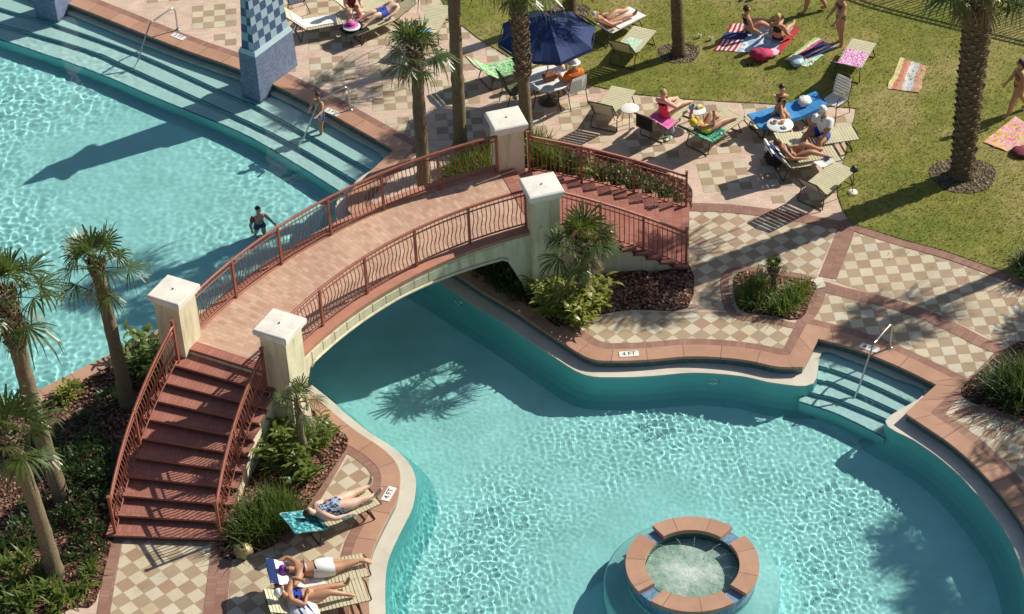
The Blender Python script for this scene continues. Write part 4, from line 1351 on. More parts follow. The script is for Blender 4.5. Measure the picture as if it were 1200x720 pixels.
# garden lights
for (px, py, label) in ((286, 652, 'squat gold rock shaped garden light on the patio beside the grass clumps'),):
    t = thing('garden_light', label, 'garden light', gp(px, py), .4)
    mb = MB(); mb.ell((0, 0, .15), (.19, .16, .16), None, 14, 10, 0, .5); mb.build('housing', mat_plain('brass_rock', (.36, .30, .15), .4, .3, 9, metal=.3, bump=.4), t)
    mb = MB(); mb.lathe([(.05, .29), (.06, .32), (0, .33)], n=14); mb.build('lens', MT['bronze'], t)
for (px, py) in ((711, 347), (340, 577)):
    t = thing('garden_light', 'small verdigris path light on a stake ' + ('in the bed by the straight stairs' if px > 500 else 'above the sunbather in the print swimsuit'), 'garden light', gp(px, py))
    mb = MB(); mb.tube([(0, 0, 0), (0, 0, .3)], .012, 6); mb.build('stake', MT['bronze'], t)
    mb = MB(); mb.lathe([(.0, .42), (.05, .40), (.06, .28), (.03, .26), (0, .26)], n=10); mb.build('shade', mat_plain('verdigris', (.15, .32, .30), .5, .2), t)
t = thing('garden_light', 'dark path light standing in the grass by the empty lounger corner', 'garden light', gp(999, 226))
mb = MB(); mb.tube([(0, 0, 0), (0, 0, .62)], .012, 6); mb.build('stake', MT['bronze'], t)
mb = MB(); mb.lathe([(.0, .80), (.06, .78), (.11, .68), (.04, .62), (0, .62)], n=12); mb.build('shade', MT['bronze'], t)
mb = MB(); mb.lathe([(0, .0), (.13, 0), (.12, .03), (0, .035)], n=12); mb.build('foot', MT['cap'], t)

# picket fence outside the top right; its shadow lies on the lawn
fh = 1.5; k = fh / math.tan(SUN_EL); FL = [G(965, -12), G(1005, 8), G(1100, 33), G(1200, 57), G(1330, 92)]
FL = [Vector((p.x + math.cos(SUN_AZ) * k, p.y + math.sin(SUN_AZ) * k, 0)) for p in FL]
FL = catmull(FL, [0] * len(FL), 6, False)
t = thing('picket_fence', 'dark picket fence beyond the lawn, outside the top right corner', 'fence', FL[len(FL) // 2], world=True)
mb = MB()
for zz in (.15, fh - .05, fh - .2): mb.tube([p + Vector((0, 0, zz)) for p in FL], .03, 4)
mb.build('rails', MT['bronze'], t)
mb = MB(); d = 0
for a, b in zip(FL[:-1], FL[1:]):
    L_ = (b - a).length; u = 0
    while u < L_:
        p = a.lerp(b, u / L_); mb.tube([p, p + Vector((0, 0, fh))], .017, 4); u += .14
mb.build('pickets', MT['bronze'], t)

rnd = random.Random(77); mb = MB(); cnt = 0
vis = [G(x, y) for x, y in ((480, -12), (1215, -12), (1215, 345), (985, 275), (975, 120), (660, 105), (500, 40))]
while cnt < 22000:
    px, py = rnd.uniform(485, 1215), rnd.uniform(-12, 350)
    p = G(px, py)
    if not inside(p.x, p.y, LAWNW) and rnd.random() < .985: continue
    if not inside(p.x, p.y, LAWNW) and min((p - LAWNW[i]).length for i in range(len(LAWNW))) > .9: continue
    cnt += 1
    a = rnd.uniform(0, 2 * PI); h = rnd.uniform(.03, .075); w = rnd.uniform(.008, .018)
    d = Vector((math.cos(a), math.sin(a), 0)) * w; t_ = Vector((rnd.uniform(-.04, .04), rnd.uniform(-.04, .04), h)); q = Vector((p.x, p.y, .018))
    mb.tri(q - d, q + d, q + t_, rnd.randrange(3))
g_ = mb.build('grass_blades', [MT['lawn_blade_a'], MT['lawn_blade_b'], MT['lawn_blade_c']]); tag(g_, 'blades of grass standing up from the lawn', kind='stuff')

# ------------------------------------------------------------------ loungers, chairs, tables
LZ = .34      # bed height


def lounger_parts(t, ang, straps='straps', frame='bronze'):
    """bed along +x (foot end at x=.98), hinge at x=-.36, back raised by ang degrees"""
    ca, sa = math.cos(R(ang)), math.sin(R(ang)); BL = .74
    hx = -.36
    mb = MB()
    for y in (-.32, .32):
        mb.tube([(hx - .06, y, LZ), (.86, y, LZ), (.95, y * .97, LZ - .02), (.99, y * .8, LZ - .05)], .017, 6)
        mb.tube([(hx, y, LZ), (hx - BL * ca, y, LZ + BL * sa)], .016, 6)
    mb.tube([(.99, -.256, LZ - .05), (.99, .256, LZ - .05)], .017, 6)
    mb.tube([(hx - BL * ca, -.32, LZ + BL * sa), (hx - BL * ca - .03 * ca, 0, LZ + BL * sa + .02), (hx - BL * ca, .32, LZ + BL * sa)], .017, 6)
    if ang > 5:
        for y in (-.26, .26): mb.tube([(hx - .52 * ca, y, LZ + .52 * sa), (hx - .08, y, LZ - .06)], .010, 5)
    mb.build('frame', MT[frame], t)
    for x in (.66, -.46):
        mb = MB(); s = .10 if x > 0 else -.10
        mb.tube([(x, -.33, LZ - .01), (x + s, -.36, .03), (x + s, -.32, .014), (x + s, .32, .014), (x + s, .36, .03), (x, .33, LZ - .01)], .015, 6)
        mb.build('leg', MT[frame], t)
    mb = MB(); x = hx + .04
    while x < .92:
        mb.box((x + .030, 0, LZ + .012), (.061, .67, .012)); x += .074
    mb.build('seat_straps', MT[straps], t)
    mb = MB(); u = .05; M = Matrix.Rotation(R(ang), 3, 'Y')
    while u < BL - .02:
        mb.box((hx - u * ca + .012 * sa, 0, LZ + u * sa + .012 * ca), (.061, .67, .012), M); u += .074
    mb.build('backrest_straps', MT[straps], t)


LB = {}


def lounger(foot, head, ang, label, straps='straps', frame='bronze'):
    """foot, head: photo pixels of the middle of the foot bar and of the backrest's top bar"""
    zt = LZ + .74 * math.sin(R(ang))
    Fp, Hp = G(*foot, LZ), G(*head, zt)
    d = Vector((Fp.x - Hp.x, Fp.y - Hp.y, 0)); yaw = math.atan2(d.y, d.x)
    want = .99 + .36 + .74 * math.cos(R(ang))
    mid = (Fp + Hp) / 2; d.normalize()
    off = (.99 - (.36 + .74 * math.cos(R(ang)))) / 2
    o = Vector((mid.x, mid.y, 0)) - d * off
    z = .022 if inside(o.x, o.y, LAWNW) else .006
    o.z = z
    key = (ang, straps, frame)
    t = thing('sun_lounger', label, 'sun lounger', o, yaw, 'strap sun loungers')
    if key in LB:
        for ch in LB[key].children:
            c = ch.copy(); COL.objects.link(c); c.parent = t
    else:
        lounger_parts(t, ang, straps, frame); LB[key] = t
    t['_a'] = ang
    return t


def bed_profile(ang, u):
    """point on the lounger's surface at u metres from the hinge (+ toward the feet)"""
    hx = -.36
    if u >= 0: return Vector((hx + u, 0, LZ + .022))
    return Vector((hx + u * math.cos(R(ang)) + .02 * math.sin(R(ang)), 0, LZ - u * math.sin(R(ang)) + .022 * math.cos(R(ang))))


def towel_on(lg, u0, u1, mat, label, w=.66, hang=.0, y0=0.0, over=0.0, seed=0):
    """towel lying along a lounger; over: metres it falls behind the backrest"""
    ang = lg['_a']; mb = MB(); rnd = random.Random(seed); nu, nv = 18, 9
    rows = []
    for i in range(nu + 1):
        u = u0 + (u1 - u0) * i / nu
        row = []
        for j in range(nv + 1):
            v = (j / nv - .5) * (w + 2 * hang)
            if u < -.74:
                p = bed_profile(ang, -.74) + Vector((-.03, 0, (u + .74) + .01))
            else: p = bed_profile(ang, u)
            av = abs(v)
            yy, dz = v, 0
            if av > .345: yy = math.copysign(.345 + .02, v); dz = -(av - .345)
            p = p + Vector((0, yy + y0, dz + .012 + .010 * noise.noise(Vector((u * 5 + seed, v * 5, 1)))))
            row.append(p)
        rows.append(row)
    for i in range(nu):
        for j in range(nv):
            mb.quad(rows[i][j], rows[i + 1][j], rows[i + 1][j + 1], rows[i][j + 1], uv=[(i / nu, j / nv), ((i + 1) / nu, j / nv), ((i + 1) / nu, (j + 1) / nv), (i / nu, (j + 1) / nv)], smooth=True)
    o = mb.build('towel', MT[mat], None); o.location = lg.location; o.rotation_euler = lg.rotation_euler
    tag(o, label, 'towel'); return o


def towel_flat(px, mat, label, seed=0, z=.03, thick=.012):
    """towel on the grass: four photo corners (u along the first edge)"""
    C4 = [G(x, y, z) for x, y in px]; cen = sum(C4, Vector()) / 4; mb = MB(); nu, nv = 26, 18; rows = []
    for i in range(nu + 1):
        row = []
        for j in range(nv + 1):
            a, b = i / nu, j / nv
            p = (C4[0] * (1 - a) + C4[1] * a) * (1 - b) + (C4[3] * (1 - a) + C4[2] * a) * b
            e = .05 * noise.noise(Vector((a * 3 + seed, b * 3, 0)))
            q = p + Vector((e, .05 * noise.noise(Vector((a * 3, b * 3 + seed, 4))), thick + .03 * max(0, noise.noise(p * 2.6 + Vector((seed, 0, 0)))) + .012 * noise.noise(p * 7)))
            row.append(q - cen)
        rows.append(row)
    for i in range(nu):
        for j in range(nv):
            q = [rows[i][j], rows[i + 1][j], rows[i + 1][j + 1], rows[i][j + 1]]; uv = [(i / nu, j / nv), ((i + 1) / nu, j / nv), ((i + 1) / nu, (j + 1) / nv), (i / nu, (j + 1) / nv)]
            if (q[1] - q[0]).cross(q[2] - q[0]).z < 0: q.reverse(); uv.reverse()
            mb.quad(*q, uv=uv, smooth=True)
    o = mb.build('beach_towel', MT[mat]); o.location = cen
    tag(o, label, 'towel', 'beach towels on the lawn'); return o


def side_table(px, label, r=.24, h=.46, top='white'):
    t = thing('side_table', label, 'table', G(*px, 0), group='small round tables')
    t.location = (lambda p: (p.x, p.y, 0))(G(*px, h))
    mb = MB(); mb.lathe([(0, h - .02), (r - .02, h - .025), (r, h - .015), (r, h), (r - .015, h + .008), (0, h + .004)], n=28); mb.build('table_top', MT[top], t)
    for k in range(3):
        a = k * 2.094 + .4; mb = MB()
        mb.tube([(r * .75 * math.cos(a), r * .75 * math.sin(a), h - .02), (r * .95 * math.cos(a), r * .95 * math.sin(a), 0)], .011, 6)
        mb.build('leg', MT['bronze'] if top == 'white' else MT['white_frame'], t)
    return t


def chair(px, yaw, label, seat='white', frame='bronze', z=.45):
    o = G(*px, z); t = thing('patio_chair', label, 'chair', (o.x, o.y, .006), yaw, 'patio chairs')
    mb = MB(); M = Matrix.Rotation(R(4), 3, 'Y')
    for k in range(6): mb.box((-.20 + .08 * k, 0, .44), (.07, .48, .012), M)
    mb.build('seat', MT[seat], t)
    mb = MB(); M = Matrix.Rotation(R(-76), 3, 'Y')
    for k in range(7):
        u = .06 + k * .075
        mb.box((-.23 - u * .26, 0, .45 + u * .96), (.07 if seat != 'white' else .078, .48 - .03 * max(0, k - 4), .012), M)
    mb.build('backrest', MT[seat], t)
    mb = MB()
    for y in (-.26, .26):
        mb.tube([(.27, y, 0), (.27, y, .44), (.22, y, .64), (-.05, y, .66), (-.26, y, .60)], .013, 6)
        mb.tube([(-.34, y, 0), (-.22, y, .44), (-.40, y, 1.02)], .013, 6)
        mb.tube([(.27, y, .43), (-.22, y, .43)], .012, 6)
    mb.tube([(-.40, -.26, 1.02), (-.42, 0, 1.05), (-.40, .26, 1.02)], .013, 6)
    mb.build('frame', MT[frame], t)
    return t


# ------------------------------------------------------------------ people
def V3(*a): return Vector(a)


def person(label, loc, yaw, pose, H=1.66, skin='skin_tan', hair='hair_brown', clothes=(), long_hair=False, hat=None, female=True, stout=1.0, sub=2, group=None):
    """pose: dict with pel, up, fwd, head, arms[(upper,fore)]L,R, legs[(thigh,shin,foot)]L,R in the person's own frame
    (x where they face, y their left, z up)"""
    k = H / 1.70
    root = thing('person', label, 'person', loc, yaw, group)
    U = V3(*pose['up']).normalized(); Fw = V3(*pose['fwd']); Fw = (Fw - U * Fw.dot(U)).normalized(); Lf = U.cross(Fw)
    pel = V3(*pose['pel']) * (k if pose.get('stand') else 1); hd = V3(*pose.get('head', pose['up'])).normalized()
    verts, rad, edges, seg = [], [], [], []

    def add(p, r, par=None, s=None):
        verts.append(p); rad.append(r if isinstance(r, tuple) else (r, r))
        if par is not None: edges.append((par, len(verts) - 1)); seg.append((par, len(verts) - 1, s))
        return len(verts) - 1
    S = stout
    tw = U * k
    P0 = add(pel, .120 * k * S)
    P1 = add(pel + tw * .13 + Fw * .010, .108 * k * S * (1.0 if female else 1.08), P0, 'hips')
    P2 = add(pel + tw * .28 + Fw * .012, .118 * k * S, P1, 'waist')
    P3 = add(pel + tw * .42, .095 * k, P2, 'chest')
    if female:
        for s in (1, -1):
            add(pel + tw * .315 + Lf * s * .075 * k + Fw * .085 * k, .052 * k * S, P2, 'bust')
    P4 = add(pel + tw * .50, .052 * k, P3, 'neck')
    P5 = add(pel + tw * .52 + hd * .055 * k, .047 * k, P4, 'neck')
    hf = (Fw - hd * Fw.dot(hd))
    hf = (Fw + V3(*pose.get('look', (0, 0, 0)))); hf = (hf - hd * hf.dot(hd)).normalized()
    hl = hd.cross(hf)
    hc = pel + tw * .52 + hd * .155 * k + hf * .012 * k
    P6 = add(hc - hd * .05 * k + hf * .022 * k, .062 * k, P5, 'head')
    P7 = add(hc + hd * .012 * k, .085 * k, P6, 'head')
    P8 = add(hc + hd * .065 * k - hf * .008 * k, .066 * k, P7, 'head')
    sh_w = .165 if female else .185
    for i, s in enumerate((1, -1)):
        ua, fa = [V3(*q).normalized() for q in pose['arms'][i]]
        sp = pel + tw * .435 + Lf * s * sh_w * k
        a = add(sp, .056 * k * S, P3, 'shoulder')
        a1 = add(sp + ua * .14 * k, .045 * k * S, a, 'upper_arm'); e = sp + ua * .285 * k
        a2 = add(e, .037 * k, a1, 'upper_arm')
        a3 = add(e + fa * .09 * k, .036 * k, a2, 'fore_arm'); w_ = e + fa * .245 * k
        a4 = add(w_, .024 * k, a3, 'fore_arm')
        hn = fa.cross(Lf * s)
        if hn.length < .2: hn = fa.cross(Fw)
        hn.normalize(); wd = hn.cross(fa)
        pm = w_ + fa * .055 * k
        a5 = add(pm, (.030 * k, .018 * k), a4, 'hand')
        for q, (off, ln) in enumerate(((-.030, .062), (-.010, .074), (.010, .070), (.030, .055))):
            b1 = add(pm + fa * .035 * k + wd * off * k, .0095 * k, a5, 'hand')
            b2 = add(pm + fa * (.035 + ln * .55) * k + wd * off * 1.15 * k, .0085 * k, b1, 'hand')
            add(pm + fa * (.035 + ln) * k + wd * off * 1.15 * k + hn * .014 * k, .007 * k, b2, 'hand')
        t1 = add(w_ + fa * .035 * k + wd * .036 * k, .011 * k, a4, 'hand')
        add(w_ + fa * .080 * k + wd * .062 * k, .009 * k, t1, 'hand')
        th, sn, ft = [V3(*q).normalized() for q in pose['legs'][i]]
        hp = pel - tw * .015 + Lf * s * .088 * k * (.5 + .5 * S)
        h = add(hp, .098 * k * S, P0, 'hips')
        h1 = add(hp + th * .20 * k, .078 * k * S, h, 'thigh'); kn = hp + th * .42 * k
        h2 = add(kn, .055 * k, h1, 'thigh')
        h3 = add(kn + sn * .13 * k, .054 * k, h2, 'shin'); an = kn + sn * .40 * k
        h4 = add(an, .033 * k, h3, 'shin')
        h5 = add(an + sn * .035 * k + ft * .03 * k, .035 * k, h4, 'foot')
        h6 = add(an + sn * .045 * k + ft * .12 * k, (.036 * k, .022 * k), h5, 'foot')
        add(an + sn * .05 * k + ft * .185 * k, (.028 * k, .014 * k), h6, 'foot')
    # nose and ears grow from the head
    add(hc + hf * .098 * k - hd * .012 * k, .013 * k, P7, 'head')
    me = bpy.data.meshes.new('body'); me.from_pydata([tuple(v) for v in verts], edges, [])
    tmp = bpy.data.objects.new('body', me); COL.objects.link(tmp)
    sk = tmp.modifiers.new('skin', 'SKIN'); sk.use_smooth_shade = True; sk.branch_smoothing = .6
    lay = me.skin_vertices[0].data
    for i, r in enumerate(rad): lay[i].radius = (r[0] * 1.40, r[1] * 1.40)
    lay[0].use_root = True
    ss = tmp.modifiers.new('sub', 'SUBSURF'); ss.levels = sub; ss.render_levels = sub
    dg = bpy.context.evaluated_depsgraph_get(); ev = tmp.evaluated_get(dg)
    nm = bpy.data.meshes.new_from_object(ev)
    bpy.data.objects.remove(tmp); nm.name = 'body'
    nm.materials.clear(); nm.materials.append(MT[skin])
    nm.polygons.foreach_set('use_smooth', [True] * len(nm.polygons))
    body = bpy.data.objects.new('body', nm); COL.objects.link(body); body.parent = root
    # clothes: the part of the body's surface they cover, a little outside it
    near = []
    SG_ = [(verts[a], verts[b] - verts[a], max(1e-9, (verts[b] - verts[a]).length_squared), s) for a, b, s in seg]
    for p in nm.polygons:
        c = p.center; best = 9; bs = None; bt = 0
        for a, d, l2, s in SG_:
            t_ = max(0, min(1, (c - a).dot(d) / l2)); q = (a + d * t_ - c).length
            if q < best: best, bs, bt = q, s, t_
        h_ = (c - pel).dot(U) / k
        near.append((bs, bt, h_))
    vn = [v.normal.copy() for v in nm.vertices]
    for nm_, mt, spec, puff in clothes:
        mb = MB(); idx = {}
        for p, (s, t_, h_) in zip(nm.polygons, near):
            if s not in spec: continue
            lo, hi = spec[s] if spec[s] else (-9, 9)
            val = t_ if s in ('thigh', 'shin', 'upper_arm', 'fore_arm', 'foot') else h_
            if s == 'thigh':   # two thigh segments: measure along the whole thigh
                val = None
                for i in (0, 1):
                    th = V3(*pose['legs'][i][0]).normalized(); s_ = (1, -1)[i]
                    hp = pel - tw * .015 + Lf * s_ * .088 * k
                    q = (p.center - hp).dot(th) / (.42 * k)
                    dd = (p.center - hp - th * q * .42 * k).length
                    if val is None or dd < val[0]: val = (dd, q)
                val = val[1]
            if s == 'upper_arm':
                val = None
                for i in (0, 1):
                    ua = V3(*pose['arms'][i][0]).normalized(); s_ = (1, -1)[i]
                    sp = pel + tw * .435 + Lf * s_ * sh_w * k
                    q = (p.center - sp).dot(ua) / (.285 * k); dd = (p.center - sp - ua * q * .285 * k).length
                    if val is None or dd < val[0]: val = (dd, q)
                val = val[1]
            if not (lo <= val <= hi): continue
            ids = []
            for vi in p.vertices:
                if vi not in idx: idx[vi] = len(mb.v); mb.v.append(nm.vertices[vi].co + vn[vi] * puff)
                ids.append(idx[vi])
            mb.face(ids, 0, [(mb.v[i].x * 2 + mb.v[i].z, mb.v[i].y * 2 + mb.v[i].z) for i in ids], True)
        if mb.f: mb.build(nm_, MT[mt], root)
    Mh = Matrix((hf, hl, hd)).transposed()
    mb = MB()
    mb.ell(hc + hd * .026 * k - hf * .016 * k, (.100 * k, .088 * k, .102 * k), Mh, 14, 10, 0, .12, keep=lambda u: u.x < .30 + .55 * max(0, u.z) and u.z > -.55 + .35 * max(0, u.x + .2) or u.z > .62)
    if long_hair:
        mb.ell(hc - hf * .075 * k - hd * .07 * k, (.045 * k, .075 * k, .13 * k), Mh, 10, 8, 0, .2)
    mb.build('hair', MT[hair], root)
    for s in (1, -1):
        mb = MB(); mb.ell(hc + hf * .088 * k + hl * s * .032 * k + hd * .008 * k, (.007 * k, .011 * k, .007 * k), Mh, 6, 4); mb.build('eye', MT['eye'], root)
    if hat:
        mb = MB(); prof = [(.10, .0), (.098, .05), (.075, .10), (0, .115)]
        if hat[1] == 'brim': prof = [(.17, -.01), (.105, .005), (.10, .06), (.08, .10), (0, .11)]
        b0 = len(mb.v); mb.lathe(prof, n=16)
        if hat[1] == 'cap': mb.ell((.115, 0, .005), (.075, .07, .012), None, 10, 4)
        for i in range(b0, len(mb.v)): mb.v[i] = hc + Mh @ (mb.v[i] * k * 1.02) + hd * .035 * k
        mb.build('hat', MT[hat[0]], root)
    return root


ONE = {'hips': (-.09, .9), 'waist': None, 'chest': (0, .40), 'bust': None}
TSHIRT = {'waist': None, 'chest': None, 'bust': None, 'shoulder': None, 'upper_arm': (-1, .62), 'hips': (.02, .9)}
SHORTS = {'hips': (-1, .14), 'thigh': (-1, .62)}
TRUNKS = {'hips': (-1, .10), 'thigh': (-1, .55)}
BRIEF = {'hips': (-1, .055), 'thigh': (-1, .02)}
BRATOP = {'chest': (.27, .36), 'waist': (.24, .34), 'bust': None}
DOWN = ((0, .12, -1), (.15, .05, -1)); DOWNR = ((0, -.12, -1), (.15, -.05, -1))


def lie(ang, knees=(0, 0), arms=None, spread=.10):
    ca, sa = math.cos(R(ang)), math.sin(R(ang))
    legs = []
    for i, s in enumerate((1, -1)):
        kx = knees[i]
        th = (math.cos(kx), s * spread, math.sin(kx)); sn = (math.cos(kx * .9), s * spread, -math.sin(kx) * 1.04)
        legs.append((th, sn, (.35, s * .25, .9) if kx < .2 else (.9, s * .2, -.3)))
    arms = arms or [((.75 * ca + .1, .35, -.75 * sa - .05), (1, .05, -.1)), ((.75 * ca + .1, -.35, -.75 * sa - .05), (1, -.05, -.1))]
    return dict(pel=(-.20, 0, LZ + .13), up=(-ca, 0, sa), fwd=(sa, 0, ca), head=(-math.cos(R(ang + 12)), 0, math.sin(R(ang + 12))), arms=arms, legs=legs)


PRONE = dict(pel=(-.05, 0, LZ + .15), up=(-1, 0, .03), fwd=(0, 0, -1), head=(-1, 0, .05), look=(0, .8, 0),
             arms=[((-.35, -.9, .1), (-.85, .45, -.02)), ((-.3, .9, .05), (-.9, -.35, -.05))], legs=[((1, .13, -.02), (1, .14, .02), (.8, .1, -.5)), ((1, -.15, -.02), (1, -.12, .02), (.8, -.1, -.5))])
PRONE['arms'] = [((-.5, -.8, .0), (-.9, .3, -.05)), ((-.6, .75, .0), (-.9, -.3, -.05))]


def on_lounger(lg, label, pose, **kw):
    return person(label, lg.location, lg.rotation_euler.z, pose, **kw)


# --- the sunbathers at the lower left
l1 = lounger((434, 582), (343, 611), 22, 'strap lounger under the sunbather in the navy print swimsuit, nearest the coping tip')
towel_on(l1, -.80, .05, 'teal_cloth', 'teal printed towel under the head of the sunbather in navy print', over=.06, seed=1, hang=.05)
o = towel_on(l1, .42, .70, 'teal_cloth', 'folded teal towel beside the hip of the sunbather in navy print', w=.26, y0=-.22, seed=2)
on_lounger(l1, 'sunbather on her back in a navy print swimsuit with one arm along her side', dict(lie(11, (0.02, .05), [((.80, .45, -.3), (.9, -.25, .1)), ((.7, -.62, -.15), (.95, -.1, .0))], .07), pel=(.10, 0, LZ + .14)),
           H=1.72, skin='skin_pale', hair='hair_dark', clothes=[('swimsuit', 'navy_dots', ONE, .006)], stout=1.32)
l2 = lounger((421, 664), (326, 667), 30, 'strap lounger under the person in white shorts, backrest covered by a navy and white towel')
towel_on(l2, -.98, -.45, 'navy_white', 'navy and white striped towel hung over the lounger back by the white shorts', seed=3, hang=.04)
towel_on(l2, -.45, .42, 'white_cloth', 'white towel under the person in white shorts', seed=33)
l2['_a'] = 30
p_ = dict(PRONE); p_['pel'] = (.02, 0, LZ + .15); p_['up'] = (-.96, 0, .2); p_['head'] = (-.95, 0, .3)
on_lounger(l2, 'sunbather face down in white shorts with bare back and feet over the coping', p_, H=1.74, skin='skin_tan', hair='hair_dark',
           clothes=[('shorts', 'white_cloth', SHORTS, .014), ('bikini_top', 'white_cloth', {'chest': (.29, .34), 'waist': (.28, .33)}, .005)], stout=1.32, hat=('purple', 'cap'))
l3 = lounger((420, 693), (325, 702), 24, 'strap lounger under the woman in the royal blue swimsuit')
on_lounger(l3, 'woman with a white cap reclining in a royal blue swimsuit, knees slightly bent', lie(24, (.14, .42), [((.35, .5, .35), (.6, -.65, .2)), ((.75, -.5, -.1), (.4, .85, .3))], .05), H=1.58, skin='skin_tan', hair='hair_brown',
           clothes=[('swimsuit', 'royal', ONE, .006)], stout=1.36, hat=('white_cloth', 'cap'))
l4 = lounger((415, 738), (318, 742), 28, 'strap lounger at the bottom edge carrying the white towel bundle')


def bundle(name, label, cat, loc, s, mat, seed=0, mat2=None):
    t = thing(name, label, cat, loc, seed * .7); mb = MB()
    mb.ell((0, 0, s[2]), s, None, 16, 10, 0, .35); mb.build('cloth', MT[mat], t)
    if mat2:
        mb = MB()
        for k in range(3):
            mb.tube([(s[0] * math.cos(a) * .98, s[1] * (k - 1) * .35 + .0 * a, s[2] + s[2] * math.sin(a) * .95) for a in [PI * q / 10 for q in range(11)]], .018, 5)
        mb.build('stripe', MT[mat2], t)
    return t


towel_on(l4, -.6, .9, 'navy_white', 'navy and white towel spread along the bottom edge lounger', seed=34)
P = G(356, 716, LZ + .12)
bundle('towel_bundle', 'bunched white towel with blue stripes on the bottom lounger', 'towel', (P.x, P.y, LZ + .02), (.46, .27, .11), 'white_cloth', 3, 'royal')

# --- loungers on the north deck and lawn
l5 = lounger((618, 71), (563, 70), 40, 'lounger with a green print towel left of the umbrella')
towel_on(l5, -.55, .85, 'green_print', 'green and white print towel on the lounger left of the umbrella', seed=5, hang=.06)
l6 = lounger((758, 32), (723, 52), 52, 'lounger on the lawn with a small green and pink towel, empty')
towel_on(l6, .05, .70, 'mint_print', 'small green and pink towel on the empty lawn lounger', w=.42, seed=6)
l7 = lounger((747, 15), (693, 23), 45, 'white lounger at the top edge under the pale haired sunbather', 'straps_white', 'bronze')
on_lounger(l7, 'sunbather with white hair reclining in a dark swimsuit on the white lounger', lie(42, (.35, .18)), skin='skin_tan', hair='hair_grey', clothes=[('swimsuit', 'maroon', ONE, .006)])
towel_on(l7, .3, 1.25, 'white_cloth', 'white towel under the legs of the pale haired sunbather', seed=7)
l8 = lounger((733, 101), (702, 124), 55, 'empty tan strap lounger with raised back beside the bare round table')
l9 = lounger((808, 114), (751, 141), 45, 'lounger draped in pink under the woman in coral')
towel_on(l9, -.76, .40, 'pink_cloth', 'pink towel on the lounger of the woman in coral', seed=8, hang=.06)
towel_on(l9, -1.15, -.70, 'black', 'black cover hung on the back of the pink lounger', seed=9, w=.5)
p_ = lie(50, (.45, .3)); p_['pel'] = (.0, 0, LZ + .13); p_['up'] = (-.15, 0, 1); p_['fwd'] = (1, 0, .1); p_['head'] = (.1, 0, 1)
on_lounger(l9, 'blond woman in a coral swimsuit sitting up on the pink lounger', p_, skin='skin_pink', hair='hair_blond', clothes=[('swimsuit', 'red_cloth', ONE, .008)], stout=1.15)
l10 = lounger((863, 133), (806, 153), 40, 'lounger with a blue green towel under the person in yellow')
towel_on(l10, -.80, .55, 'aqua_print', 'blue and green print towel on the lounger of the person in yellow', seed=10, hang=.08)
on_lounger(l10, 'person in yellow with a yellow cap reclining with one knee up', lie(38, (.75, .2), [((.3, .4, .3), (-.1, -.3, 1)), ((.5, -.5, .2), (.2, .2, .9))]), skin='skin_tan', hair='hair_blond',
           clothes=[('swimsuit', 'yellow', ONE, .008)], hat=('yellow', 'cap'))
l11 = lounger((884, 143), (955, 118), 12, 'lounger spread with a bright blue towel beneath the seated dark haired woman')
towel_on(l11, -.76, 1.2, 'blue_cloth', 'bright blue towel on the lounger of the woman in black', seed=11, hang=.1)
P = G(943, 118, .5); bundle('pillow', 'rolled white towel at the end of the bright blue lounger', 'towel', (P.x, P.y, LZ + .06), (.22, .17, .09), 'white_cloth', 2)
p_ = dict(pel=(.05, -.05, LZ + .14), up=(0, .05, 1), fwd=(.25, 1, 0), head=(.05, .1, 1), arms=[((.9, .1, -.6), (.6, .1, -.7)), ((-.3, .5, -.8), (.2, .8, -.5))],
          legs=[((.5, .85, .05), (.2, .3, -.9), (.3, .9, 0)), ((-.2, .95, .1), (-.1, .25, -.95), (0, 1, 0))])
p_['fwd'] = (.3, .95, 0)
on_lounger(l11, 'dark haired woman in a black swimsuit sitting sideways on the blue towel', p_, skin='skin_tan', hair='hair_dark', clothes=[('swimsuit', 'black', ONE, .008)])
l12 = lounger((991, 157), (925, 163), 8, 'flat lounger under the man in the white shirt')
p_ = dict(pel=(.12, .02, LZ + .14), up=(-.08, -.1, 1), fwd=(-.75, -.6, 0), head=(-.2, -.1, 1), arms=[((-.4, -.5, -.7), (-.6, -.2, -.5)), ((-.5, -.1, -.8), (-.5, -.5, -.2))],
          legs=[((-.7, -.7, .0), (-.15, -.2, -.95), (-.7, -.7, 0)), ((-.95, -.2, .05), (-.4, -.2, -.9), (-.9, -.3, 0))])
on_lounger(l12, 'man in a white shirt and cap sitting on a lounger edge, seen from behind', p_, H=1.76, female=False, skin='skin_tan', hair='hair_grey', clothes=[('shirt', 'white_cloth', TSHIRT, .022), ('trunks', 'royal', TRUNKS, .014)], hat=('white_cloth', 'cap'), stout=1.2)
l13 = lounger((975, 181), (909, 171), 48, 'lounger under the woman with the open magazine')
on_lounger(l13, 'woman reclining in a dark bikini with bare legs drawn up beside the magazine', lie(46, (.62, .4)), skin='skin_brown', hair='hair_brown', clothes=[('bikini_bottom', 'black', BRIEF, .006), ('bikini_top', 'black', BRATOP, .006)])
towel_on(l13, -.86, -.15, 'navy_white', 'navy and white towel behind the woman with the magazine', seed=12)
t = thing('magazine', 'open magazine with white pages beside the bare legs', 'magazine', G(966, 190, LZ + .06), .6)
mb = MB(); mb.box((-.12, 0, 0), (.22, .30, .008), Matrix.Rotation(.12, 3, 'Y')); mb.box((.11, 0, 0), (.22, .30, .008), Matrix.Rotation(-.12, 3, 'Y')); mb.build('page', MT['white'], t)
mb = MB(); mb.box((.11, .03, .02), (.12, .10, .004), Matrix.Rotation(-.12, 3, 'Y')); mb.build('picture', MT['navy_cloth'], t)
l14 = lounger((991, 194), (944, 212), 50, 'empty tan lounger nearest the lawn corner, its slatted shadow on the bricks')
l15 = lounger((1013, 49), (988, 76), 34, 'lone lounger on the lawn covered by a pink zebra print towel')
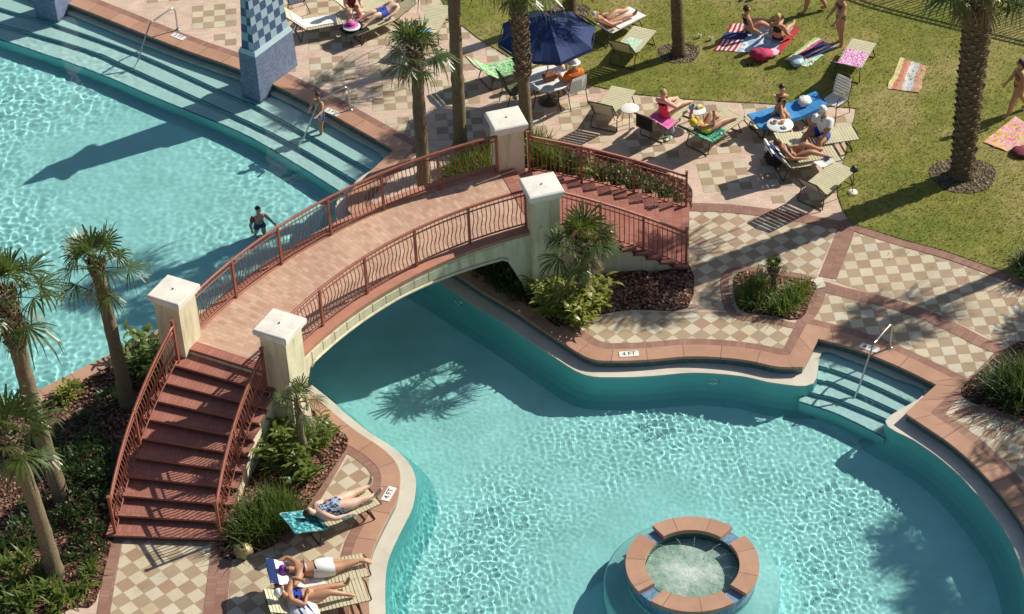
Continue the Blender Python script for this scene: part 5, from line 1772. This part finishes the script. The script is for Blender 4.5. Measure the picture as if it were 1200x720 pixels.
towel_on(l15, -.70, .75, 'pink_zebra', 'pink zebra print towel on the lone lawn lounger', seed=13, w=.6)
l16 = lounger((386, 24), (360, 9), 45, 'lounger with a cream towel at the top edge beside the pier')
towel_on(l16, -.5, .9, 'white_cloth', 'cream towel bunched on the lounger beside the pier', w=.45, seed=14)
l17 = lounger((516, 8), (493, 36), 25, 'tan lounger behind the palm crown with a pale blue towel')
towel_on(l17, -.76, -.2, 'blue_cloth', 'pale blue towel at the head of the lounger behind the palm crown', w=.4, seed=15)
l18 = lounger((427, 30), (462, 6), 20, 'lounger under the boy in royal blue trunks')
towel_on(l18, .85, 1.5, 'black', 'black and white towel hanging off the foot of the boy\'s lounger', seed=16)
on_lounger(l18, 'boy lying on his back in royal blue trunks at the top edge', lie(18, (.35, .3)), H=1.5, female=False, skin='skin_pale', hair='hair_dark', clothes=[('trunks', 'royal', TRUNKS, .016)])
l19 = lounger((440, 8), (412, -12), 40, 'tan lounger cut by the top edge behind the woman in maroon')

# tables, chairs, umbrella
side_table((738, 127), 'bare white round table between the empty lounger and the pink lounger')
T2 = side_table((816, 129), 'white round table with a blue and yellow packet on it')
T3 = side_table((412, 31), 'white round table holding a pink straw hat')
T4 = side_table((914, 146), 'round table of snacks in front of the woman in black', r=.34)


def small_box(name, label, cat, px, z, s, mats, rz=.3):
    p = G(*px, z); t = thing(name, label, cat, (p.x, p.y, z), rz)
    mb = MB(); mb.box((0, 0, s[2] / 2), s, None, 0, bev=.008); mb.build('body', MT[mats[0]], t)
    mb = MB(); mb.box((0, 0, s[2] + .004), (s[0] * .55, s[1] * .6, .006)); mb.build('cover', MT[mats[1]], t)
    return t


small_box('packet', 'blue packet on the round table by the person in yellow', 'packet', (812, 126), .47, (.14, .18, .04), ('blue_cloth', 'white'))
small_box('packet', 'yellow packet on the round table by the person in yellow', 'packet', (820, 126), .47, (.16, .14, .05), ('yellow', 'white'))
for i, (px, mt) in enumerate((((908, 143), 'brown'), ((917, 143), 'orange_cloth'), ((920, 149), 'white'))):
    p = G(*px, .48); t = thing('snack_tray', ('brown bowl of snacks on the round table', 'orange tray of snacks on the round table', 'white plate on the round snack table')[i], 'tray', (p.x, p.y, .475))
    mb = MB(); mb.lathe([(0, 0), (.06, 0), (.09, .03), (.085, .032), (.05, .012), (0, .012)], n=14); mb.build('dish', MT['white'], t)
    mb = MB(); mb.ell((0, 0, .02), (.06, .06, .02), None, 8, 5, 0, .5); mb.build('food', MT[mt], t)
p = G(411, 29, .48); t = thing('straw_hat', 'pink straw hat lying on the small round table', 'hat', (p.x, p.y, .475))
mb = MB(); mb.lathe([(.21, .0), (.12, .012), (.105, .08), (.07, .11), (0, .115)], n=20); mb.build('hat_body', MT['pink_cloth'], t)
mb = MB(); mb.lathe([(.122, .014), (.122, .045), (.112, .046)], n=20); mb.build('band', MT['black'], t)

U0 = G(641, 42, 2.02); ub = Vector((U0.x, U0.y, 0))
t = thing('umbrella', 'big navy blue patio umbrella shading the round table', 'umbrella', ub)
mb = MB(); mb.lathe([(.27, 0), (.27, .05), (.06, .10), (.03, .25)], n=20); mb.build('base', MT['bronze'], t)
mb = MB(); mb.tube([(0, 0, .05), (0, 0, 2.62)], .022, 8); mb.build('pole', MT['white_frame'], t)
mb = MB(); n = 8; RU = 1.30; zr, za = 2.02, 2.62
rim = [Vector((RU * math.cos(2 * PI * (k + .3) / n), RU * math.sin(2 * PI * (k + .3) / n), zr)) for k in range(n)]
M_ = 6
for k in range(n):
    A, B = rim[k], rim[(k + 1) % n]
    for i in range(M_):
        f0, f1 = i / M_, (i + 1) / M_
        def pt(f, g):
            q = A.lerp(B, g); sag = -.10 * math.sin(PI * g) * f * (1 - .3 * f)
            return Vector((q.x * f * (1 - .05 * math.sin(PI * g) * f), q.y * f * (1 - .05 * math.sin(PI * g) * f), za + (zr - za) * f ** 1.15 + sag * .6))
        for j in range(4):
            mb.quad(pt(f0, j / 4), pt(f1, j / 4), pt(f1, (j + 1) / 4), pt(f0, (j + 1) / 4))
    mb.quad(rim[k], rim[(k + 1) % n], rim[(k + 1) % n] * .995 + Vector((0, 0, -.09)), rim[k] * .995 + Vector((0, 0, -.09)))
mb.build('canopy', MT['umbrella'], t)
mb = MB(); mb.ell((0, 0, za + .03), (.04, .04, .06), None, 8, 6); mb.build('finial', MT['pink_cloth'], t)
for k in range(n):
    mb = MB(); mb.tube([(0, 0, za - .03), rim[k] + Vector((0, 0, -.02))], .010, 4); mb.build('rib', MT['white_frame'], t)
t = thing('round_table', 'white round dining table beneath the navy umbrella', 'table', ub)
mb = MB(); h = .72; mb.lathe([(.05, h - .02), (.58, h - .02), (.61, h - .01), (.61, h + .005), (.58, h + .012), (.05, h + .012)], n=40); mb.build('table_top', MT['white'], t)
for k in range(4):
    a = k * PI / 2 + .6; mb = MB(); mb.tube([(.50 * math.cos(a), .50 * math.sin(a), h - .02), (.42 * math.cos(a), .42 * math.sin(a), .3), (.52 * math.cos(a), .52 * math.sin(a), 0)], .016, 6); mb.build('leg', MT['bronze'], t)
p = G(644, 91, .80); t = thing('beach_bag', 'brown straw bag standing on the white umbrella table', 'bag', (p.x, p.y, .735), .4)
mb = MB(); mb.box((0, 0, .10), (.34, .20, .20), None, 0, bev=.04); mb.build('bag_body', MT['brown'], t)
mb = MB(); mb.tube([(-.1, 0, .19), (-.07, 0, .30), (.07, 0, .30), (.1, 0, .19)], .012, 6); mb.build('handle', MT['brown'], t)
c1 = chair((671, 103), R(118), 'white chair at the umbrella table under the person in orange', 'white', 'bronze')
c2 = chair((603, 104), R(20), 'dark patio chair in the umbrella\'s shade left of the table', 'olive', 'bronze')
c3 = chair((650, 76), R(-80), 'chair on the far side of the umbrella table under the person in purple', 'olive', 'bronze')
c4 = chair((978, 117), R(225), 'empty white chair at the lawn corner beyond the man in white', 'white', 'bronze')
c5 = chair((345, -2), R(200), 'white chair cut by the top edge above the pier', 'white', 'bronze')
SIT = dict(pel=(-.05, 0, .56), up=(-.12, 0, 1), fwd=(1, 0, .1), head=(.05, 0, 1), arms=[((.35, .2, -.9), (.9, -.15, .1)), ((.35, -.2, -.9), (.9, .15, .1))], legs=[((1, .12, .02), (.1, .05, -1), (1, .1, 0)), ((1, -.12, .02), (.1, -.05, -1), (1, -.1, 0))])
person('person in an orange shirt and white hat seated at the umbrella table', c1.location, R(118), SIT, H=1.72, skin='skin_tan', hair='hair_grey', female=False, clothes=[('shirt', 'orange_cloth', TSHIRT, .02), ('shorts', 'white_cloth', SHORTS, .015)], hat=('white_cloth', 'brim'), stout=1.15)
person('person in a purple top half hidden under the umbrella', c3.location, R(-80), SIT, skin='skin_pale', hair='hair_dark', clothes=[('shirt', 'purple', TSHIRT, .02), ('shorts', 'navy_cloth', SHORTS, .015)])
# woman in maroon sitting at the top edge
person('woman in maroon sitting forward at the top edge beside the pink hat', (lambda p: (p.x, p.y, .006))(G(412, 6, .5)), R(-75), dict(SIT, up=(.2, 0, 1), pel=(0, 0, .48)), skin='skin_pink', hair='hair_brown', clothes=[('dress', 'maroon', ONE, .012)], long_hair=True)
P = G(424, 27, .2); bundle('beach_bag', 'red bag on the bricks under the black towel', 'bag', (P.x, P.y, .01), (.24, .18, .20), 'red_cloth', 4)
P = G(419, 21, .3); bundle('towel_bundle', 'crumpled white towel in front of the woman in maroon', 'towel', (P.x, P.y, .15), (.28, .2, .12), 'white_cloth', 5)
P = G(907, 189, .12); bundle('beach_bag', 'black bag behind the woman with the magazine', 'bag', (P.x, P.y, .01), (.20, .26, .20), 'black', 6)
P = G(901, 180, .15); bundle('towel_bundle', 'small white bundle on top of the black bag at the lounger', 'towel', (P.x, P.y, .22), (.14, .12, .07), 'white_cloth', 7)
t = thing('drink_bottle', 'clear bottle standing on the bricks by the pink lounger', 'bottle', G(788, 158, 0))
mb = MB(); mb.lathe([(0, 0), (.05, 0), (.055, .16), (.02, .24), (.02, .28), (0, .28)], n=12); mb.build('bottle_body', MT['pale_tile'], t)
mb = MB(); mb.lathe([(.022, .27), (.022, .30), (0, .30)], n=10); mb.build('cap', MT['white'], t)


def sandal(px, rz, label, mat='white'):
    t = thing('sandal', label, 'sandal', G(*px, .03), rz, 'loose sandals'); mb = MB()
    out = [Vector((.13 * math.cos(a) * (1 + .0), .05 * math.sin(a) * (1 + .25 * math.cos(a)), 0)) for a in [2 * PI * k / 16 for k in range(16)]]
    mb.prism(out, 0, .022); mb.build('sole', MT[mat], t)
    mb = MB()
    for s in (1, -1): mb.tube([(.07, 0, .03), (.02, s * .03, .05), (-.03, s * .05, .02)], .008, 5)
    mb.build('strap', MT['olive'], t)


for i, (px, rz) in enumerate((((780, 160), .5), ((784, 163), .9))): sandal(px, rz, ('left', 'right')[i] + ' pale sandal beside the clear bottle', 'mint_print')
for i, (px, rz) in enumerate((((942, 72), 1.0), ((951, 74), 1.2))): sandal(px, rz, 'white sandal beside the mint green towel', 'white')
for i, (px, rz) in enumerate((((869, 0), 1.0), ((878, 1), .4))): sandal(px, rz, 'black sandal at the top edge beyond the flag towel', 'black')
sandal((877, 77), .4, 'single black sandal on the grass below the flag towel', 'black')

# --- towels and people on the lawn
towel_flat([(837, 60), (916, 63), (939, 33), (857, 28)], 'flag_towel', 'large beach towel of red and white stripes, navy band and pale blue field', 1)
o = bpy.data.objects['beach_towel']
towel_flat([(919, 71), (955, 44), (981, 55), (940, 74)], 'multi_stripe', 'dark multicoloured striped towel beside the standing woman', 2)
towel_flat([(936, 76), (959, 62), (966, 66), (945, 79)], 'mint_print', 'narrow mint green towel in front of the striped towel', 3)
towel_flat([(1040, 104), (1055, 68), (1087, 78), (1077, 109)], 'scene_towel', 'sandy orange picture towel alone on the grass', 4)
towel_flat([(1152, 167), (1190, 137), (1225, 160), (1180, 178)], 'tropic', 'pink and yellow print towel at the right edge', 5)
P = G(1196, 178, .1); bundle('beach_bag', 'dark red bundle on the corner of the pink and yellow towel', 'bag', (P.x, P.y, .04), (.24, .20, .06), 'maroon', 8)
P = G(892, 66, .12); bundle('beach_bag', 'raspberry pink bag on the edge of the flag towel', 'bag', (P.x, P.y, .04), (.30, .24, .14), 'hot_pink', 9)
P = G(905, 62, .1); bundle('towel_bundle', 'pale pink cloth beside the raspberry bag', 'towel', (P.x, P.y, .04), (.20, .16, .06), 'pink_print', 10)
P = G(934, 72, .1); bundle('pillow', 'pale blue rolled towel at the near end of the striped towel', 'towel', (P.x, P.y, .04), (.26, .18, .08), 'pale_tile', 11)
for px, lb in (((833, 47), 'white paper cup lying left of the flag towel'), ((820, 44), 'crumpled white napkin by the palm ring')):
    t = thing('paper_cup', lb, 'litter', G(*px, .03)); mb = MB(); mb.lathe([(0, 0), (.035, 0), (.045, .10), (.042, .10), (.03, .005)], n=12); mb.build('cup', MT['white'], t)
    mb = MB(); mb.lathe([(.046, .095), (.047, .105), (.043, .106)], n=12); mb.build('rim', MT['white'], t)
GSIT = dict(pel=(0, 0, .15), up=(-.12, 0, 1), fwd=(1, 0, .12), head=(.02, 0, 1), arms=[((.35, .25, -.9), (.8, .0, -.35)), ((.2, -.3, -.9), (.7, .0, -.5))], legs=[((.9, .2, .35), (.9, .05, -.38), (.6, .1, .6)), ((.8, -.1, .55), (.75, .05, -.62), (.8, .1, .2))])


def atg(px): p = G(*px, .022); return (p.x, p.y, .035)


BIK = lambda m: [('bikini_bottom', m, BRIEF, .006), ('bikini_top', m, BRATOP, .006)]
person('dark haired woman sitting on the flag towel with her legs stretched out to the right', atg((876, 41)), R(20), GSIT, skin='skin_tan', hair='hair_dark', clothes=BIK('navy_cloth'))
person('woman with a blond bun seen from behind at the right end of the flag towel', atg((911, 50)), R(62), dict(GSIT, arms=[((.4, .3, -.9), (.6, .2, -.5)), ((.3, -.25, -.9), (.6, -.1, -.5))], legs=[((.95, .15, .2), (.95, .1, -.2), (.6, .1, .6)), ((.9, -.1, .3), (.9, .0, -.3), (.8, .1, .3))]), skin='skin_tan', hair='hair_blond', clothes=BIK('black'))


def stand(a=.25, b=-.2, arm=(.2, -.2)):
    return dict(stand=1, pel=(0, 0, .868), up=(.02, 0, 1), fwd=(1, 0, 0), head=(.08, 0, 1), arms=[((arm[0], .2, -1), (arm[0] + .35, .02, -.9)), ((arm[1], -.2, -1), (arm[1] + .4, -.02, -.9))], legs=[((a, .05, -1), (a - .15, .02, -1), (1, .15, -.1)), ((b, -.05, -1), (b - .3, -.02, -1), (1, -.15, -.15))])


person('woman in a dark green bikini standing beside the striped towel', atg((984, 52)), R(200), stand(.08, -.02, (.5, .3)), H=1.68, skin='skin_tan', hair='hair_brown', clothes=BIK('olive'), long_hair=True)
person('barefoot person walking past the top edge, only the legs in the photo', atg((953, 14)), R(170), stand(.35, -.3), H=1.78, female=False, skin='skin_tan', hair='hair_brown', clothes=[('trunks', 'navy_cloth', TRUNKS, .016)])
person('woman in a tan bikini walking at the right edge above the pink and yellow towel', atg((1190, 133)), R(190), stand(.4, -.35, (-.2, .3)), H=1.66, skin='skin_tan', hair='hair_dark', clothes=BIK('brown'), long_hair=True)

# --- bathers
def bather(label, p, yaw, pose, **kw):
    r_ = person(label, p, yaw, pose, **kw); receiver(r_); return r_


p = G(303, 256, WL)
bather('dark haired child standing waist deep in the wading pool', (p.x, p.y, FLOORZ + .01), R(-60), dict(stand(.05, 0), arms=[((.3, .35, -.8), (.9, .1, -.2)), ((.3, -.5, -.7), (.8, -.2, -.05))]), H=1.38, female=False, skin='skin_pink', hair='hair_dark', clothes=[('trunks', 'navy_cloth', TRUNKS, .014)])
p = GW(377, 154, -.36)
bather('boy in navy trunks wading down the pool steps beside the handrail', (p.x, p.y, -.37), R(225), dict(stand(.25, -.15), arms=[((.5, .4, -.7), (.8, .1, -.1)), ((.2, -.4, -.8), (.5, .1, -.4))]), H=1.32, female=False, skin='skin_tan', hair='hair_dark', clothes=[('trunks', 'navy_dots', TRUNKS, .016)])

# ------------------------------------------------------------------ pool handrails and depth markers
def rail(base, top, bend, foot, zf, label):
    B = G(*base, .01); h = .88
    T = above(Vector((B.x, B.y, 0)), *top); T = Vector((T.x, T.y, T.z))
    Fp = GW(*foot, zf)
    hz = Fp - B; hz.z = 0; L_ = hz.length; hz.normalize()
    t = thing('pool_handrail', label, 'handrail', B, group='steel pool handrails', world=True)
    h = T.z
    pts = [B, B + Vector((0, 0, h * .8)), B + Vector((0, 0, h * .95)) + hz * .05, B + Vector((0, 0, h)) + hz * .16, B + hz * L_ * .42 + Vector((0, 0, h * .93)), B + hz * L_ * .56 + Vector((0, 0, h * .74)), Fp]
    pts = catmull(pts, [0] * len(pts), 5, False)
    mb = MB(); mb.tube(pts, .024, 8); o = receiver(mb.build('tube', MT['chrome'], t))
    mb = MB(); mb.lathe([(.0, .03), (.055, .03), (.065, .005), (.065, 0)], B, 16); mb.build('floor_flange', MT['chrome'], t)


rail((208.4, 35), (200.7, 9), (180, 21), (154, 85), -.64, 'steel handrail on the wading pool steps left of the chequered pier')
rail((410.5, 129), (403.5, 101.5), (377, 118), (347, 175), -.64, 'steel handrail on the wading pool steps beside the wet boy')
rail((1043, 408), (1043, 379), (1025, 400), (998, 475), -.76, 'gleaming steel handrail at the alcove steps of the spa pool')


def text_mesh(txt, size):
    cu = bpy.data.curves.new('t', 'FONT'); cu.body = txt; cu.size = size; cu.align_x = 'CENTER'; cu.align_y = 'CENTER'; cu.extrude = .001
    ob = bpy.data.objects.new('t', cu); COL.objects.link(ob)
    dg = bpy.context.evaluated_depsgraph_get(); me = bpy.data.meshes.new_from_object(ob.evaluated_get(dg)); bpy.data.objects.remove(ob)
    return me


for px, ang, label in (((209, 43), -38, 'white depth marker tile reading 3 FT on the coping left of the chequered pier'), ((389, 131.5), -38, 'white depth marker tile reading 3 FT on the coping by the wet boy'),
                       ((737, 415), 2, 'white depth marker tile reading 4 FT on the coping below the fan palm'), ((455.5, 579), 68, 'white depth marker tile reading 4 FT beside the coping tip and print swimsuit'),
                       ((1019, 408), -30, 'white depth marker tile reading 4 FT behind the alcove handrail')):
    p = G(*px, .018); t = thing('depth_marker', label, 'depth marker', p, R(ang), 'pool depth markers')
    mb = MB(); mb.box((0, 0, .002), (.44, .19, .012)); mb.build('tile', MT['white'], t)
    me = text_mesh('3 FT' if '3 FT' in label else '4 FT', .165); me.name = 'lettering'; me.materials.append(MT['black'])
    o = bpy.data.objects.new('lettering', me); COL.objects.link(o); o.parent = t; o.location = (0, 0, .010)

# pool lights: dark rings on the pool wall
def wall_light(px, zz, label):
    p = GW(*px, zz)
    i = min(range(NP), key=lambda q: (EDGE[q].x - p.x) ** 2 + (EDGE[q].y - p.y) ** 2)
    a, b = EDGE[i - 1], EDGE[(i + 1) % NP]; d = Vector((b.x - a.x, b.y - a.y, 0)).normalized(); nn = Vector((-d.y, d.x, 0)) * SG
    c = Vector((EDGE[i].x, EDGE[i].y, zz)) + nn * .012
    t = thing('pool_light', label, 'pool light', c, group='underwater pool lights', world=True)
    mb = MB(); n = 24
    mb.tube([c + d * .13 * math.cos(2 * PI * k / n) + Vector((0, 0, .13 * math.sin(2 * PI * k / n))) for k in range(n + 1)], .022, 6); receiver(mb.build('ring', MT['chrome'], t))
    mb = MB(); b0 = len(mb.v); mb.v += [c + d * .12 * math.cos(2 * PI * k / n) + Vector((0, 0, .12 * math.sin(2 * PI * k / n))) for k in range(n)]; mb.face(range(b0, b0 + n)); receiver(mb.build('lens', MT['pale_tile'], t))


wall_light((838, 452), -.55, 'round light set in the pool wall below the long curved coping')
wall_light((534, 354), -.55, 'round light set in the shaded pool wall near the bridge')
for o in list(bpy.data.objects):
    for q in ('_w', '_a'):
        if q in o: del o[q]

# ------------------------------------------------------------------ light, sky, camera
L = bpy.data.lights.new('sun', 'SUN'); L.energy = 4.0; L.angle = R(.5); L.color = (1.0, .935, .82)
L.cycles.is_caustics_light = True
so = bpy.data.objects.new('sun', L); COL.objects.link(so); so.location = (30, 60, 40)
so.rotation_euler = SUND.to_track_quat('Z', 'Y').to_euler()
W = bpy.data.worlds.new('World'); sc.world = W; W.use_nodes = True
nt = W.node_tree; sky = nt.nodes.new('ShaderNodeTexSky'); sky.sky_type = 'NISHITA'; sky.sun_disc = False
sky.sun_elevation = SUN_EL; sky.sun_rotation = PI / 2 - SUN_AZ
nt.links.new(sky.outputs[0], nt.nodes['Background'].inputs[0]); nt.nodes['Background'].inputs[1].default_value = .058

cam = bpy.data.cameras.new('camera'); co = bpy.data.objects.new('camera', cam); COL.objects.link(co)
cam.sensor_fit = 'HORIZONTAL'; cam.sensor_width = 36; cam.lens = FPX / 1200 * 36; cam.clip_start = .5; cam.clip_end = 3000
X, Y, Z = CR[0], -CR[1], -CR[2]
co.matrix_world = Matrix(((X.x, Y.x, Z.x, 0), (X.y, Y.y, Z.y, 0), (X.z, Y.z, Z.z, CAMH), (0, 0, 0, 1)))
sc.camera = co

sc.view_settings.view_transform = 'Standard'; sc.view_settings.look = 'None'
sc.view_settings.exposure = 0.55; sc.view_settings.gamma = 1.0
sc.render.engine = 'CYCLES'
cy = sc.cycles
cy.use_denoising = True
try: cy.denoiser = 'OPENIMAGEDENOISE'
except Exception: pass
cy.caustics_refractive = True; cy.caustics_reflective = False
cy.max_bounces = 8; cy.diffuse_bounces = 3; cy.glossy_bounces = 3; cy.transmission_bounces = 6; cy.transparent_max_bounces = 8
cy.sample_clamp_indirect = 4.0; cy.blur_glossy = .5
for o in list(bpy.data.objects):
    if '_w' in o: del o['_w']
